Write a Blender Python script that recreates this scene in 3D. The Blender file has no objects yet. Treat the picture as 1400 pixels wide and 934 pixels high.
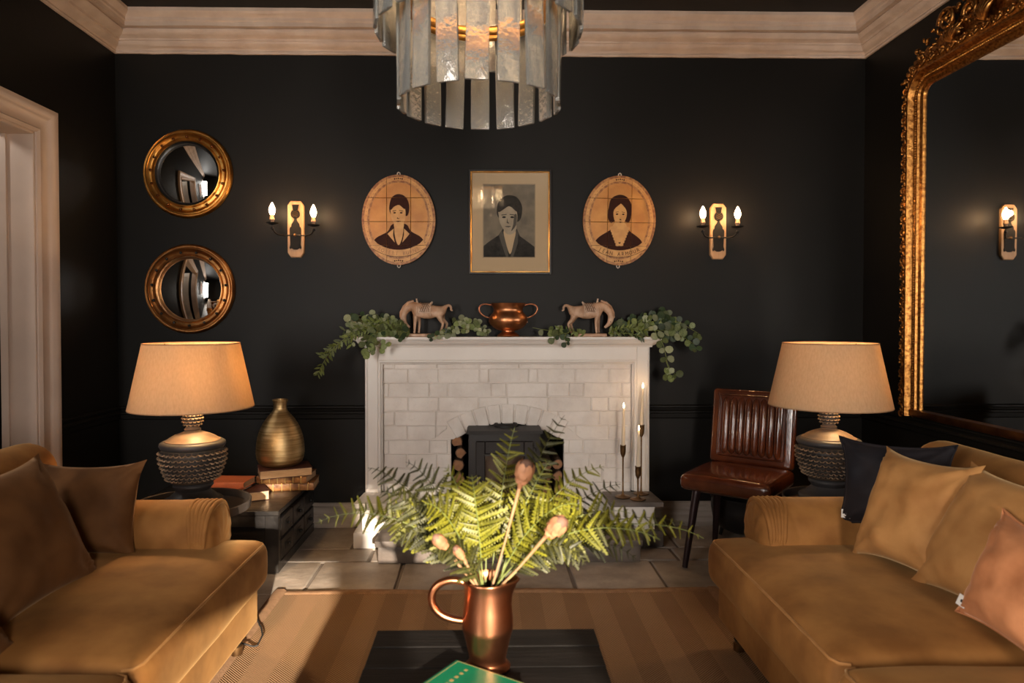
import bpy, bmesh, math, random
from math import sin, cos, pi, radians as R, sqrt, atan2
from mathutils import Vector, Matrix, noise
random.seed(7)
SC = bpy.context.scene
COL = SC.collection

# ------------------------------------------------------------------ camera
F = 940.0
SHX, SHY = 14.6, -12.0
EYE = Vector((0, 0, 1.2))
cd = bpy.data.cameras.new('camera'); cam = bpy.data.objects.new('camera', cd); COL.objects.link(cam)
cd.sensor_width = 36; cd.lens = F * 36 / 1400
cd.shift_x = SHX / 1400; cd.shift_y = SHY / 1400
cam.location = EYE; cam.rotation_euler = (R(90 - 1.1), 0, R(-1.0))
cd.clip_start = .02
cd.dof.use_dof = True; cd.dof.focus_distance = 3.15; cd.dof.aperture_fstop = 3.2
SC.camera = cam
RM = cam.rotation_euler.to_matrix()
def at(px, py, Y):
    """world point that lies at depth Y on the sight line of a pixel"""
    d = RM @ Vector(((px - 700 + SHX) / F, (467 + SHY - py) / F, -1))
    return EYE + d * (Y / d.y)
def atz(px, py, z):
    d = RM @ Vector(((px - 700 + SHX) / F, (467 + SHY - py) / F, -1))
    return EYE + d * ((z - 1.2) / d.z)

# ------------------------------------------------------------------ light
SC.view_settings.view_transform = 'Standard'; SC.view_settings.look = 'None'
SC.view_settings.exposure = 0.85; SC.view_settings.gamma = 1.0
try: SC.view_settings.use_curve_mapping = False
except Exception: pass
SC.cycles.use_denoising = True
SC.cycles.max_bounces = 8; SC.cycles.transparent_max_bounces = 16
SC.cycles.sample_clamp_indirect = 6
SC.cycles.caustics_reflective = False; SC.cycles.caustics_refractive = False
w = bpy.data.worlds.new('sky'); SC.world = w; w.use_nodes = True
w.node_tree.nodes['Background'].inputs[0].default_value = (.62, .78, 1, 1)
w.node_tree.nodes['Background'].inputs[1].default_value = 1.2
def light(name, kind, loc, energy, color, rot=None, direction=None, **kw):
    d = bpy.data.lights.new(name, kind); o = bpy.data.objects.new(name, d); COL.objects.link(o)
    d.energy = energy; d.color = color; o.location = loc
    if direction is not None: o.rotation_euler = Vector(direction).to_track_quat('-Z', 'Y').to_euler()
    elif rot: o.rotation_euler = rot
    for k, v in kw.items(): setattr(d, k, v)
    return o
SUN_DIR = (-.50, 2.25, -.56)
light('sun', 'SUN', (1, -6, 3), 10, (1, .86, .70), direction=SUN_DIR, angle=R(.8))
light('window_daylight', 'AREA', (.88, -2.36, 1.3), 58, (1, .88, .76), direction=(0, 1, -.05), shape='RECTANGLE', size=.55, size_y=1.2)
light('window_daylight', 'AREA', (-2.1, -1.0, 1.45), 88, (1, .93, .86), direction=(1, .75, -.05), shape='RECTANGLE', size=1.1, size_y=1.5)

# ------------------------------------------------------------------ materials
def mat(name, col, rough=.5, metal=0, col2=None, nscale=6, ndetail=3, bump=0, bscale=40, spec=None, sheen=0, sheen_tint=None,
        transl=0, emit=None, estr=0, coat=0, stretch=None, nlo=.35, nhi=.65, sheen_rough=.35, randv=0, aniso=0, rough2=None):
    m = bpy.data.materials.new(name); m.use_nodes = True
    nt = m.node_tree; N = nt.nodes; L = nt.links; b = N['Principled BSDF']
    b.inputs['Base Color'].default_value = (*col, 1); b.inputs['Roughness'].default_value = rough; b.inputs['Metallic'].default_value = metal
    if spec is not None: b.inputs['Specular IOR Level'].default_value = spec
    if sheen:
        b.inputs['Sheen Weight'].default_value = sheen; b.inputs['Sheen Roughness'].default_value = sheen_rough
        b.inputs['Sheen Tint'].default_value = (*(sheen_tint or col), 1)
    if coat: b.inputs['Coat Weight'].default_value = coat; b.inputs['Coat Roughness'].default_value = .12
    if emit: b.inputs['Emission Color'].default_value = (*emit, 1); b.inputs['Emission Strength'].default_value = estr
    src = None
    if col2 or bump:
        tc = N.new('ShaderNodeTexCoord'); mp = N.new('ShaderNodeMapping'); L.new(tc.outputs['Object'], mp.inputs[0])
        if stretch: mp.inputs['Scale'].default_value = stretch
        src = mp.outputs[0]
    if col2:
        n = N.new('ShaderNodeTexNoise'); n.inputs['Scale'].default_value = nscale; n.inputs['Detail'].default_value = ndetail; L.new(src, n.inputs['Vector'])
        r = N.new('ShaderNodeMapRange'); r.inputs[1].default_value = nlo; r.inputs[2].default_value = nhi; L.new(n.outputs[0], r.inputs[0])
        x = N.new('ShaderNodeMix'); x.data_type = 'RGBA'; x.inputs[6].default_value = (*col, 1); x.inputs[7].default_value = (*col2, 1)
        L.new(r.outputs[0], x.inputs[0]); out = x.outputs[2]
        if rough2 is not None:
            rr = N.new('ShaderNodeMapRange'); rr.inputs[3].default_value = rough; rr.inputs[4].default_value = rough2; L.new(r.outputs[0], rr.inputs[0]); L.new(rr.outputs[0], b.inputs['Roughness'])
        if randv:
            oi = N.new('ShaderNodeObjectInfo'); hs = N.new('ShaderNodeHueSaturation'); mr = N.new('ShaderNodeMapRange')
            mr.inputs[3].default_value = 1 - randv; mr.inputs[4].default_value = 1 + randv
            L.new(oi.outputs['Random'], mr.inputs[0]); L.new(mr.outputs[0], hs.inputs['Value']); L.new(out, hs.inputs['Color']); out = hs.outputs[0]
        L.new(out, b.inputs['Base Color'])
    if bump:
        n2 = N.new('ShaderNodeTexNoise'); n2.inputs['Scale'].default_value = bscale; n2.inputs['Detail'].default_value = 4; L.new(src, n2.inputs['Vector'])
        bp = N.new('ShaderNodeBump'); bp.inputs['Strength'].default_value = bump; bp.inputs['Distance'].default_value = .01
        L.new(n2.outputs[0], bp.inputs['Height']); L.new(bp.outputs[0], b.inputs['Normal'])
    if transl:
        t = N.new('ShaderNodeBsdfTranslucent'); mx = N.new('ShaderNodeMixShader'); mx.inputs[0].default_value = transl
        t.inputs[0].default_value = (*(col if not isinstance(transl, tuple) else col), 1)
        if col2: L.new(b.inputs['Base Color'].links[0].from_socket, t.inputs[0])
        L.new(b.outputs[0], mx.inputs[1]); L.new(t.outputs[0], mx.inputs[2]); L.new(mx.outputs[0], N['Material Output'].inputs[0])
    return m
def s2l(r, g, b):
    f = lambda c: (c / 255 / 12.92) if c <= 10 else ((c / 255 + .055) / 1.055) ** 2.4
    return (f(r), f(g), f(b))
MT = {}
MT['wall'] = mat('charcoal_wall_paint', (.0050, .0044, .0037), .50, col2=(.0080, .0070, .0058), nscale=1.3, bump=.05, bscale=25, spec=.20)
MT['ceil'] = mat('dark_ceiling_paint', (.007, .0062, .0055), .6, bump=.05, bscale=30, spec=.3)
MT['plaster'] = mat('old_cream_plaster', (.60, .47, .375), .7, col2=(.50, .38, .30), nscale=9, bump=.35, bscale=28)
MT['trim'] = mat('cream_gloss_trim', (.56, .44, .37), .42, col2=(.50, .39, .325), nscale=5, bump=.05)
MT['white'] = mat('white_satin_paint', (.72, .68, .64), .42, col2=(.66, .615, .575), nscale=4, bump=.04)
MT['brick'] = mat('white_painted_brick', (.73, .68, .635), .5, col2=(.63, .575, .53), nscale=9, ndetail=5, bump=.9, bscale=24, randv=.04)
MT['mortar'] = mat('white_painted_mortar', (.68, .62, .57), .6, bump=.4, bscale=60)
MT['stone'] = mat('limestone_flag', (.40, .335, .28), .52, col2=(.26, .215, .175), nscale=7, ndetail=6, bump=.35, bscale=22, randv=.14)
MT['grout'] = mat('grey_grout', (.20, .165, .14), .85, bump=.3)
MT['slate'] = mat('dark_slate', (.13, .105, .09), .5, col2=(.07, .058, .05), nscale=8, ndetail=6, bump=.4, bscale=25)
MT['skirt'] = mat('stone_coloured_skirting', (.36, .30, .26), .6, col2=(.25, .205, .175), nscale=4, stretch=(1, 1, 12), bump=.2)
MT['velvet'] = mat('mustard_velvet', (.325, .146, .040), .75, col2=(.185, .074, .018), nscale=6.5, ndetail=6, bump=.25, bscale=7, sheen=.28, sheen_tint=(.95, .58, .24), spec=.2)
MT['velvet_p'] = mat('ochre_velvet', (.40, .195, .064), .75, col2=(.29, .128, .038), nscale=9, ndetail=5, bump=.15, bscale=11, sheen=.3, sheen_tint=(.95, .66, .34), spec=.2)
MT['velvet_b'] = mat('brown_velvet', (.135, .057, .018), .75, col2=(.085, .034, .010), nscale=8, ndetail=5, bump=.15, bscale=11, sheen=.28, sheen_tint=(.8, .5, .28), spec=.2)
MT['rust'] = mat('rust_velvet', (.55, .225, .095), .7, col2=(.37, .135, .052), nscale=9, ndetail=5, bump=.15, bscale=11, sheen=.3, sheen_tint=(1, .6, .38), spec=.2)
MT['navy'] = mat('navy_velvet', (.007, .007, .010), .75, col2=(.016, .012, .013), nscale=6, ndetail=5, bump=.15, bscale=11, sheen=.07, sheen_tint=(.30, .25, .30), spec=.2)
MT['leather'] = mat('oxblood_tan_leather', (.100, .025, .009), .20, col2=(.055, .014, .006), nscale=10, ndetail=5, bump=.12, bscale=55, coat=.5)
MT['gold'] = mat('aged_gilt', (.72, .40, .11), .34, 1, col2=(.42, .19, .045), nscale=14, ndetail=5, bump=.15, bscale=60)
MT['gold2'] = mat('coppery_gilt', (.48, .24, .085), .38, 1, col2=(.30, .13, .045), nscale=12, ndetail=5, bump=.15, bscale=60)
MT['gilt'] = mat('carved_gilt', (.52, .255, .070), .36, 1, col2=(.17, .062, .015), nscale=70, ndetail=6, nlo=.36, nhi=.66, bump=.25, bscale=70)
MT['giltdark'] = mat('shade_dark_gilt', (.20, .075, .022), .35, .9, col2=(.08, .025, .010), nscale=12, bump=.1)  # gilt darkened in colour to read as unlit on the mirror rail
MT['copper'] = mat('copper', (.50, .205, .105), .30, 1, col2=(.30, .105, .048), nscale=7, ndetail=4, bump=.05, bscale=20)
MT['copper_pot'] = mat('warm_copper', (.66, .31, .15), .36, 1, col2=(.46, .19, .08), nscale=16, ndetail=4, bump=.12, bscale=35)
MT['brass'] = mat('brushed_brass', (.72, .54, .29), .42, 1, col2=(.44, .29, .12), nscale=12, ndetail=4, stretch=(.4, .4, 14), bump=.12, bscale=60)
MT['bronze'] = mat('antique_brass', (.26, .15, .065), .4, .9, col2=(.13, .07, .03), nscale=20)
MT['black'] = mat('black_iron', (.016, .015, .015), .38, .3, bump=.05, bscale=70)
MT['iron'] = mat('stove_iron', (.020, .017, .016), .55, 0, spec=.3, bump=.08, bscale=90)
MT['blackwood'] = mat('black_stained_wood', (.006, .005, .0045), .6, spec=.2, col2=(.011, .009, .008), nscale=5, stretch=(.6, 10, 10), bump=.2, bscale=14)
MT['chest'] = mat('scuffed_black_lacquer', (.010, .0085, .008), .34, col2=(.060, .052, .046), nscale=7, ndetail=8, nlo=.50, nhi=.72, bump=.3, bscale=20, coat=.2)
MT['jug_hole'] = MT['black']
MT['oak'] = mat('pale_oak_board', (.56, .33, .17), .5, col2=(.46, .255, .12), nscale=6, stretch=(8, 8, .7))
MT['glassy'] = mat('mirror_glass', (.86, .88, .88), .015, 1)
MT['page'] = mat('yellowed_pages', (.55, .37, .22), .8, col2=(.42, .27, .15), nscale=60, stretch=(.5, .5, 14))
MT['book_or'] = mat('orange_cloth_cover', (.55, .15, .06), .6, col2=(.42, .11, .045), nscale=8)
MT['book_mar'] = mat('maroon_cloth_cover', (.085, .028, .020), .5, col2=(.05, .018, .013), nscale=8)
MT['book_brown'] = mat('tooled_brown_leather', (.13, .045, .014), .4, col2=(.30, .14, .045), nscale=30, bump=.3, bscale=60)
MT['book_dark'] = mat('dark_leather_cover', (.03, .018, .014), .45)
MT['green'] = mat('emerald_cloth_cover', (.0, .155, .070), .35, col2=(.0, .125, .058), nscale=14, bump=.05, bscale=90)
MT['giltprint'] = mat('gilt_lettering', (.50, .33, .12), .4, .4)
MT['terracotta'] = mat('glazed_terracotta', (.60, .39, .26), .5, col2=(.38, .21, .12), nscale=22, ndetail=5, bump=.25, bscale=60)
MT['terrapale'] = mat('pale_glazed_terracotta', (.66, .49, .37), .5, col2=(.48, .32, .22), nscale=30, ndetail=5, bump=.3, bscale=60)
MT['tile'] = mat('amber_glazed_tile', (.66, .29, .055), .45, col2=(.52, .20, .032), nscale=12, ndetail=5, randv=.05)
MT['tileborder'] = mat('russet_glazed_border', (.26, .085, .018), .45, col2=(.50, .22, .055), nscale=60, ndetail=5, nlo=.4, nhi=.6)
MT['tilepale'] = mat('straw_glaze', (.70, .36, .10), .45, col2=(.58, .27, .065), nscale=25)
MT['tiledark'] = mat('umber_glaze', (.040, .009, .003), .6, col2=(.030, .007, .003), nscale=15, spec=.15)
MT['mount'] = mat('cream_mount_board', (.62, .44, .27), .8)
MT['printbg'] = mat('grey_engraving_ground', (.27, .215, .155), .8, col2=(.18, .145, .11), nscale=18, ndetail=6)
MT['ink'] = mat('soft_black_ink', (.020, .017, .015), .9, col2=(.045, .038, .033), nscale=30)
MT['inkmid'] = mat('mid_grey_ink', (.10, .085, .07), .8)
MT['inklight'] = mat('pale_engraving_tone', (.47, .375, .275), .8, col2=(.38, .30, .22), nscale=18)
MT['leaf'] = mat('eucalyptus_leaf_green', (.095, .130, .038), .5, col2=(.20, .235, .085), nscale=8, transl=.25, randv=.6)
MT['leafpale'] = mat('pale_leaf_green', (.27, .30, .16), .5, col2=(.36, .38, .23), nscale=8, transl=.25, randv=.3)
MT['leafdark'] = mat('deep_leaf_green', (.026, .048, .020), .5, col2=(.045, .075, .028), nscale=8, transl=.2, randv=.4)
MT['sprig'] = mat('bright_sprig_green', (.20, .24, .045), .5, col2=(.13, .17, .035), nscale=8, transl=.3, randv=.3)
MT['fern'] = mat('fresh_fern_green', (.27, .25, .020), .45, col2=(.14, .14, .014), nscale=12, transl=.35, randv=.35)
MT['ferndark'] = mat('dark_fern_green', (.085, .080, .014), .5, col2=(.030, .032, .007), nscale=12, transl=.3, randv=.4)  # darker green of some fronds
MT['stem'] = mat('dry_stem', (.40, .22, .115), .6, col2=(.30, .17, .08), nscale=20)
MT['gstem'] = mat('green_stem', (.16, .19, .045), .6)
MT['pod'] = mat('dried_bud_scales', (.55, .255, .125), .6, col2=(.36, .155, .075), nscale=25, bump=.2, bscale=60, transl=.12)
MT['podtip'] = mat('brown_bud_tip', (.20, .10, .065), .7, col2=(.12, .06, .04), nscale=30)
MT['bark'] = mat('log_bark', (.095, .050, .028), .85, col2=(.19, .10, .055), nscale=16, ndetail=6, bump=.6, bscale=30)
MT['logend'] = mat('cut_log_end', (.36, .17, .08), .8, col2=(.24, .11, .05), nscale=22, ndetail=5, bump=.3)
MT['candle'] = mat('ivory_wax', (.66, .56, .42), .45, transl=.15)
MT['flame'] = mat('candle_flame', (1, .8, .5), .5, emit=(1, .70, .36), estr=14)
MT['bulb'] = mat('lit_candle_bulb', (1, .9, .75), .3, emit=(1, .66, .36), estr=26)
MT['bulbbase'] = mat('candle_tube_ivory', (.42, .29, .19), .4, col2=(.2, .12, .08), nscale=40)
MT['cable'] = mat('black_rubber', (.02, .018, .017), .5)
MT['label'] = mat('white_cotton_label', (.75, .70, .64), .8)
MT['glass_dark'] = mat('sooty_stove_glass', (.030, .016, .010), .07, spec=.6)
MT['soot'] = mat('sooty_brick', (.022, .017, .014), .9, bump=.4)
MT['screw'] = mat('plastic_hanger', (.62, .52, .42), .5)
MT['chrome'] = mat('steel', (.5, .47, .44), .25, 1)
MT['artred'] = mat('poster_red', (.62, .10, .04), .6)
MT['door'] = mat('cream_door_paint', (.70, .65, .60), .45, bump=.03)

def carved_mat():
    m = bpy.data.materials.new('lamp_base_worn_paint'); m.use_nodes = True; nt = m.node_tree; N = nt.nodes; L = nt.links; b = N['Principled BSDF']
    g = N.new('ShaderNodeNewGeometry'); r = N.new('ShaderNodeMapRange'); r.inputs[1].default_value = .52; r.inputs[2].default_value = .66
    tc = N.new('ShaderNodeTexCoord'); n = N.new('ShaderNodeTexNoise'); n.inputs['Scale'].default_value = 18; n.inputs['Detail'].default_value = 4; L.new(tc.outputs['Object'], n.inputs['Vector'])
    a = N.new('ShaderNodeMath'); a.operation = 'MULTIPLY_ADD'; a.inputs[1].default_value = .5; L.new(n.outputs[0], a.inputs[0]); L.new(r.outputs[0], a.inputs[2])
    a2 = N.new('ShaderNodeMath'); a2.operation = 'SUBTRACT'; a2.inputs[1].default_value = .25; a2.use_clamp = True; L.new(a.outputs[0], a2.inputs[0])
    x = N.new('ShaderNodeMix'); x.data_type = 'RGBA'; x.inputs[6].default_value = (.022, .022, .023, 1); x.inputs[7].default_value = (.42, .28, .155, 1)
    L.new(g.outputs['Pointiness'], r.inputs[0]); L.new(a2.outputs[0], x.inputs[0]); L.new(x.outputs[2], b.inputs['Base Color']); b.inputs['Roughness'].default_value = .5
    return m
MT['carved'] = carved_mat()
MT['carveddome'] = mat('rubbed_wood_paint', (.22, .14, .085), .5, col2=(.06, .052, .048), nscale=9, ndetail=5, stretch=(1, 1, 3))
MT['carvedfoot'] = mat('blue_grey_wood_paint', (.050, .050, .053), .5, col2=(.028, .028, .030), nscale=9, ndetail=5)

def shade_mat():
    m = bpy.data.materials.new('linen_lampshade'); m.use_nodes = True; nt = m.node_tree; N = nt.nodes; L = nt.links; b = N['Principled BSDF']
    tc = N.new('ShaderNodeTexCoord'); mp = N.new('ShaderNodeMapping'); mp.inputs['Scale'].default_value = (1, 1, .35); L.new(tc.outputs['Object'], mp.inputs[0])
    n = N.new('ShaderNodeTexNoise'); n.inputs['Scale'].default_value = 150; n.inputs['Detail'].default_value = 3; L.new(mp.outputs[0], n.inputs['Vector'])
    x = N.new('ShaderNodeMix'); x.data_type = 'RGBA'; x.inputs[6].default_value = (.50, .36, .22, 1); x.inputs[7].default_value = (.68, .52, .35, 1); L.new(n.outputs[0], x.inputs[0])
    L.new(x.outputs[2], b.inputs['Base Color']); b.inputs['Roughness'].default_value = .85; b.inputs['Specular IOR Level'].default_value = .1
    t = N.new('ShaderNodeBsdfTranslucent'); L.new(x.outputs[2], t.inputs[0])
    mx = N.new('ShaderNodeMixShader'); mx.inputs[0].default_value = .42
    bp = N.new('ShaderNodeBump'); bp.inputs['Strength'].default_value = .25; bp.inputs['Distance'].default_value = .002; L.new(n.outputs[0], bp.inputs['Height']); L.new(bp.outputs[0], b.inputs['Normal'])
    L.new(b.outputs[0], mx.inputs[1]); L.new(t.outputs[0], mx.inputs[2]); L.new(mx.outputs[0], N['Material Output'].inputs[0])
    return m
MT['shade'] = shade_mat()

def ice_mat():
    m = bpy.data.materials.new('textured_ice_glass'); m.use_nodes = True; nt = m.node_tree; N = nt.nodes; L = nt.links; b = N['Principled BSDF']
    b.inputs['Base Color'].default_value = (.92, .93, .88, 1); b.inputs['Roughness'].default_value = .07; b.inputs['IOR'].default_value = 1.45
    b.inputs['Transmission Weight'].default_value = .80
    tc = N.new('ShaderNodeTexCoord'); n = N.new('ShaderNodeTexNoise'); n.inputs['Scale'].default_value = 55; n.inputs['Detail'].default_value = 3; L.new(tc.outputs['Object'], n.inputs['Vector'])
    bp = N.new('ShaderNodeBump'); bp.inputs['Strength'].default_value = .35; bp.inputs['Distance'].default_value = .004; L.new(n.outputs[0], bp.inputs['Height']); L.new(bp.outputs[0], b.inputs['Normal'])
    return m
MT['ice'] = ice_mat()
def pane_mat(name, tint, gl=.08):
    m = bpy.data.materials.new(name); m.use_nodes = True; nt = m.node_tree; N = nt.nodes; L = nt.links
    N.remove(N['Principled BSDF']); t = N.new('ShaderNodeBsdfTransparent'); t.inputs[0].default_value = (*tint, 1); g = N.new('ShaderNodeBsdfGlossy'); g.inputs['Roughness'].default_value = .02
    mx = N.new('ShaderNodeMixShader'); lw = N.new('ShaderNodeFresnel'); lw.inputs[0].default_value = 1.45
    L.new(lw.outputs[0], mx.inputs[0]); L.new(t.outputs[0], mx.inputs[1]); L.new(g.outputs[0], mx.inputs[2]); L.new(mx.outputs[0], N['Material Output'].inputs[0])
    return m
MT['pane'] = pane_mat('clear_pane', (.99, .99, .98))

def jute_mat():
    m = bpy.data.materials.new('herringbone_jute'); m.use_nodes = True; nt = m.node_tree; N = nt.nodes; L = nt.links; b = N['Principled BSDF']
    tc = N.new('ShaderNodeTexCoord'); s = N.new('ShaderNodeSeparateXYZ'); L.new(tc.outputs['Object'], s.inputs[0])
    def M(op, *a):
        n = N.new('ShaderNodeMath'); n.operation = op
        for i, v in enumerate(a):
            if isinstance(v, (int, float)): n.inputs[i].default_value = v
            else: L.new(v, n.inputs[i])
        return n.outputs[0]
    pp = M('PINGPONG', s.outputs[0], .095)
    u = M('MULTIPLY_ADD', pp, 1.0, s.outputs[1])
    wv = M('SINE', M('MULTIPLY', u, 2 * pi / .0105))
    wr = M('MULTIPLY_ADD', wv, .5, .5)
    side = M('GREATER_THAN', M('MODULO', M('ADD', s.outputs[0], 9.5), .19), .095)  # alternate bands darkened in colour for how weave direction catches light
    n = N.new('ShaderNodeTexNoise'); n.inputs['Scale'].default_value = 3; n.inputs['Detail'].default_value = 5; L.new(tc.outputs['Object'], n.inputs['Vector'])
    x = N.new('ShaderNodeMix'); x.data_type = 'RGBA'; x.inputs[6].default_value = (.20, .105, .048, 1); x.inputs[7].default_value = (.56, .335, .170, 1); L.new(wr, x.inputs[0])
    y = N.new('ShaderNodeMix'); y.data_type = 'RGBA'; y.blend_type = 'MULTIPLY'; y.inputs[7].default_value = (.78, .75, .72, 1); L.new(x.outputs[2], y.inputs[6]); L.new(M('MULTIPLY', side, .8), y.inputs[0])
    z = N.new('ShaderNodeMix'); z.data_type = 'RGBA'; z.blend_type = 'MULTIPLY'; z.inputs[7].default_value = (.7, .66, .62, 1); L.new(y.outputs[2], z.inputs[6]); L.new(n.outputs[0], z.inputs[0])
    L.new(z.outputs[2], b.inputs['Base Color']); b.inputs['Roughness'].default_value = .85
    bp = N.new('ShaderNodeBump'); bp.inputs['Strength'].default_value = .7; bp.inputs['Distance'].default_value = .004; L.new(wr, bp.inputs['Height']); L.new(bp.outputs[0], b.inputs['Normal'])
    return m
MT['jute'] = jute_mat()
MT['jute_band'] = mat('jute_border_tape', (.33, .185, .095), .85, col2=(.26, .14, .07), nscale=40, bump=.3, bscale=200)

# ------------------------------------------------------------------ mesh helpers
class MB:
    def __init__(s): s.v = []; s.f = []
    def add(s, vs, fs):
        o = len(s.v); s.v += [tuple(v) for v in vs]; s.f += [tuple(i + o for i in f) for f in fs]; return s
    def box(s, x0, x1, y0, y1, z0, z1, c=0):
        if c <= 0:
            v = [(x, y, z) for z in (z0, z1) for y in (y0, y1) for x in (x0, x1)]
            return s.add(v, [(0, 2, 3, 1), (4, 5, 7, 6), (0, 1, 5, 4), (2, 6, 7, 3), (0, 4, 6, 2), (1, 3, 7, 5)])
        bm = bmesh.new(); bmesh.ops.create_cube(bm, size=1)
        for v in bm.verts: v.co = Vector(((x0 + x1) / 2 + v.co.x * (x1 - x0), (y0 + y1) / 2 + v.co.y * (y1 - y0), (z0 + z1) / 2 + v.co.z * (z1 - z0)))
        bmesh.ops.bevel(bm, geom=bm.edges[:], offset=c, segments=2 if c > .004 else 1, affect='EDGES', profile=.5)
        return s.bm(bm)
    def bm(s, bm, M=None):
        bm.verts.index_update()
        vs = [(M @ v.co if M else v.co.copy()) for v in bm.verts]; fs = [[v.index for v in f.verts] for f in bm.faces]; bm.free(); return s.add(vs, fs)
    def mb(s, o, M=None):
        return s.add([(M @ Vector(v)) if M else v for v in o.v], o.f)
    def prism(s, pts, y0, y1, chamfer=0, M=None):
        """polygon in XZ (ccw seen from -Y) extruded from y0 (front) to y1 (back)"""
        n = len(pts); cx = sum(p[0] for p in pts) / n; cz = sum(p[1] for p in pts) / n
        rings = []
        if chamfer:
            ins = []
            for (x, z) in pts:
                d = sqrt((x - cx) ** 2 + (z - cz) ** 2) or 1; k = max(0, 1 - chamfer * 1.3 / d); ins.append((cx + (x - cx) * k, cz + (z - cz) * k))
            rings.append([(x, y0, z) for x, z in ins]); rings.append([(x, y0 + chamfer, z) for x, z in pts])
        else: rings.append([(x, y0, z) for x, z in pts])
        rings.append([(x, y1, z) for x, z in pts])
        vs = [p for r in rings for p in r]; fs = [tuple(range(n)), tuple(reversed(range((len(rings) - 1) * n, len(rings) * n)))]
        for k in range(len(rings) - 1):
            for i in range(n): j = (i + 1) % n; fs.append((k * n + i, (k + 1) * n + i, (k + 1) * n + j, k * n + j))
        if M: vs = [M @ Vector(v) for v in vs]
        return s.add(vs, fs)
    def lathe(s, prof, seg=32, c=(0, 0, 0), M=None, rfun=None):
        vs = []; fs = []; n = len(prof)
        for (r, z) in prof:
            for k in range(seg):
                a = 2 * pi * k / seg; rr = r * (rfun(a, z) if rfun else 1)
                vs.append((c[0] + rr * cos(a), c[1] + rr * sin(a), c[2] + z))
        for i in range(n - 1):
            for k in range(seg): j = (k + 1) % seg; fs.append((i * seg + k, i * seg + j, (i + 1) * seg + j, (i + 1) * seg + k))
        if prof[0][0] > 1e-6: fs.append(tuple(reversed(range(seg))))
        if prof[-1][0] > 1e-6: fs.append(tuple(range((n - 1) * seg, n * seg)))
        if M: vs = [M @ Vector(v) for v in vs]
        return s.add(vs, fs)
    def tube(s, pts, rad, seg=8, caps=True, closed=False, flat=1.0):
        pts = [Vector(p) for p in pts]; n = len(pts)
        if not isinstance(rad, (list, tuple)): rad = [rad] * n
        vs = []; fs = []; up = None
        for i, p in enumerate(pts):
            if closed: t = pts[(i + 1) % n] - pts[i - 1]
            else: t = pts[min(i + 1, n - 1)] - pts[max(i - 1, 0)]
            if t.length < 1e-9: t = Vector((0, 0, 1))
            t.normalize()
            if up is None: up = Vector((0, 0, 1)) if abs(t.z) < .9 else Vector((1, 0, 0))
            a = t.cross(up)
            if a.length < 1e-6: a = t.cross(Vector((0, 1, 0)))
            a.normalize(); b = a.cross(t).normalized(); up = b
            for k in range(seg):
                q = 2 * pi * k / seg; vs.append(p + (a * cos(q) + b * sin(q) * flat) * rad[i])
        m = n if closed else n - 1
        for i in range(m):
            i2 = (i + 1) % n
            for k in range(seg): j = (k + 1) % seg; fs.append((i * seg + k, i2 * seg + k, i2 * seg + j, i * seg + j))
        if caps and not closed: fs.append(tuple(range(seg))); fs.append(tuple(reversed(range((n - 1) * seg, n * seg))))
        return s.add(vs, fs)
    def grid(s, fn, nu, nv, wrapu=False):
        vs = [fn(i / nu, j / nv) for j in range(nv + 1) for i in range(nu if wrapu else nu + 1)]
        W = nu if wrapu else nu + 1; fs = []
        for j in range(nv):
            for i in range(nu): i2 = (i + 1) % W if wrapu else i + 1; fs.append((j * W + i, j * W + i2, (j + 1) * W + i2, (j + 1) * W + i))
        return s.add(vs, fs)
    def ball(s, c, r, seg=10, rings=6, sc=(1, 1, 1)):
        prof = [(r * sin(pi * i / rings) if 0 < i < rings else 0, -r * cos(pi * i / rings)) for i in range(rings + 1)]
        vs = []; fs = []
        o = MB().lathe(prof, seg); return s.add([(c[0] + x * sc[0], c[1] + y * sc[1], c[2] + z * sc[2]) for x, y, z in o.v], o.f)
    def mesh(s, name, off=None, smooth=35):
        me = bpy.data.meshes.new(name)
        vs = s.v if off is None else [(v[0] - off[0], v[1] - off[1], v[2] - off[2]) for v in s.v]
        me.from_pydata(vs, [], s.f)
        bm = bmesh.new(); bm.from_mesh(me); bmesh.ops.remove_doubles(bm, verts=bm.verts, dist=2e-5); bmesh.ops.recalc_face_normals(bm, faces=bm.faces); bm.to_mesh(me); bm.free()
        if smooth: me.shade_smooth(); me.set_sharp_from_angle(angle=R(smooth))
        me.update(); return me

def link(name, me, m=None, parent=None, loc=None, rot=None, scale=None):
    o = bpy.data.objects.new(name, me); COL.objects.link(o)
    if m is not None and me is not None and not me.materials: me.materials.append(MT[m] if isinstance(m, str) else m)
    if parent: o.parent = parent
    if loc is not None: o.location = loc
    if rot is not None: o.rotation_euler = rot
    if scale is not None: o.scale = scale if hasattr(scale, '__len__') else (scale,) * 3
    return o
def tag(o, label=None, cat=None, group=None, kind=None):
    for k, v in (('label', label), ('category', cat), ('group', group), ('kind', kind)):
        if v: o[k] = v
    return o
def thing(name, label, cat, loc=(0, 0, 0), rotz=0, group=None):
    o = link(name, None, loc=loc, rot=(0, 0, rotz)); return tag(o, label, cat, group)
def part(name, mb, m, parent, label=None, smooth=35, world=True, kind=None):
    """a part; mb in world coordinates (parent unrotated) unless world=False"""
    off = None
    if world and parent:
        off = Vector((0, 0, 0)); p = parent
        while p: off += p.location; p = p.parent
    o = link(name, mb.mesh(name, off, smooth), m, parent); return tag(o, label, kind=kind)
def single(name, mb, m, label, cat, loc, group=None, smooth=35):
    o = link(name, mb.mesh(name, Vector(loc), smooth), m, loc=loc); return tag(o, label, cat, group)
def struct(name, mb, m, parent=None, smooth=0, label=None):
    o = link(name, mb.mesh(name, None, smooth), m, parent)
    if not parent: o['kind'] = 'structure'
    if label: o['label'] = label
    return o
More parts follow.
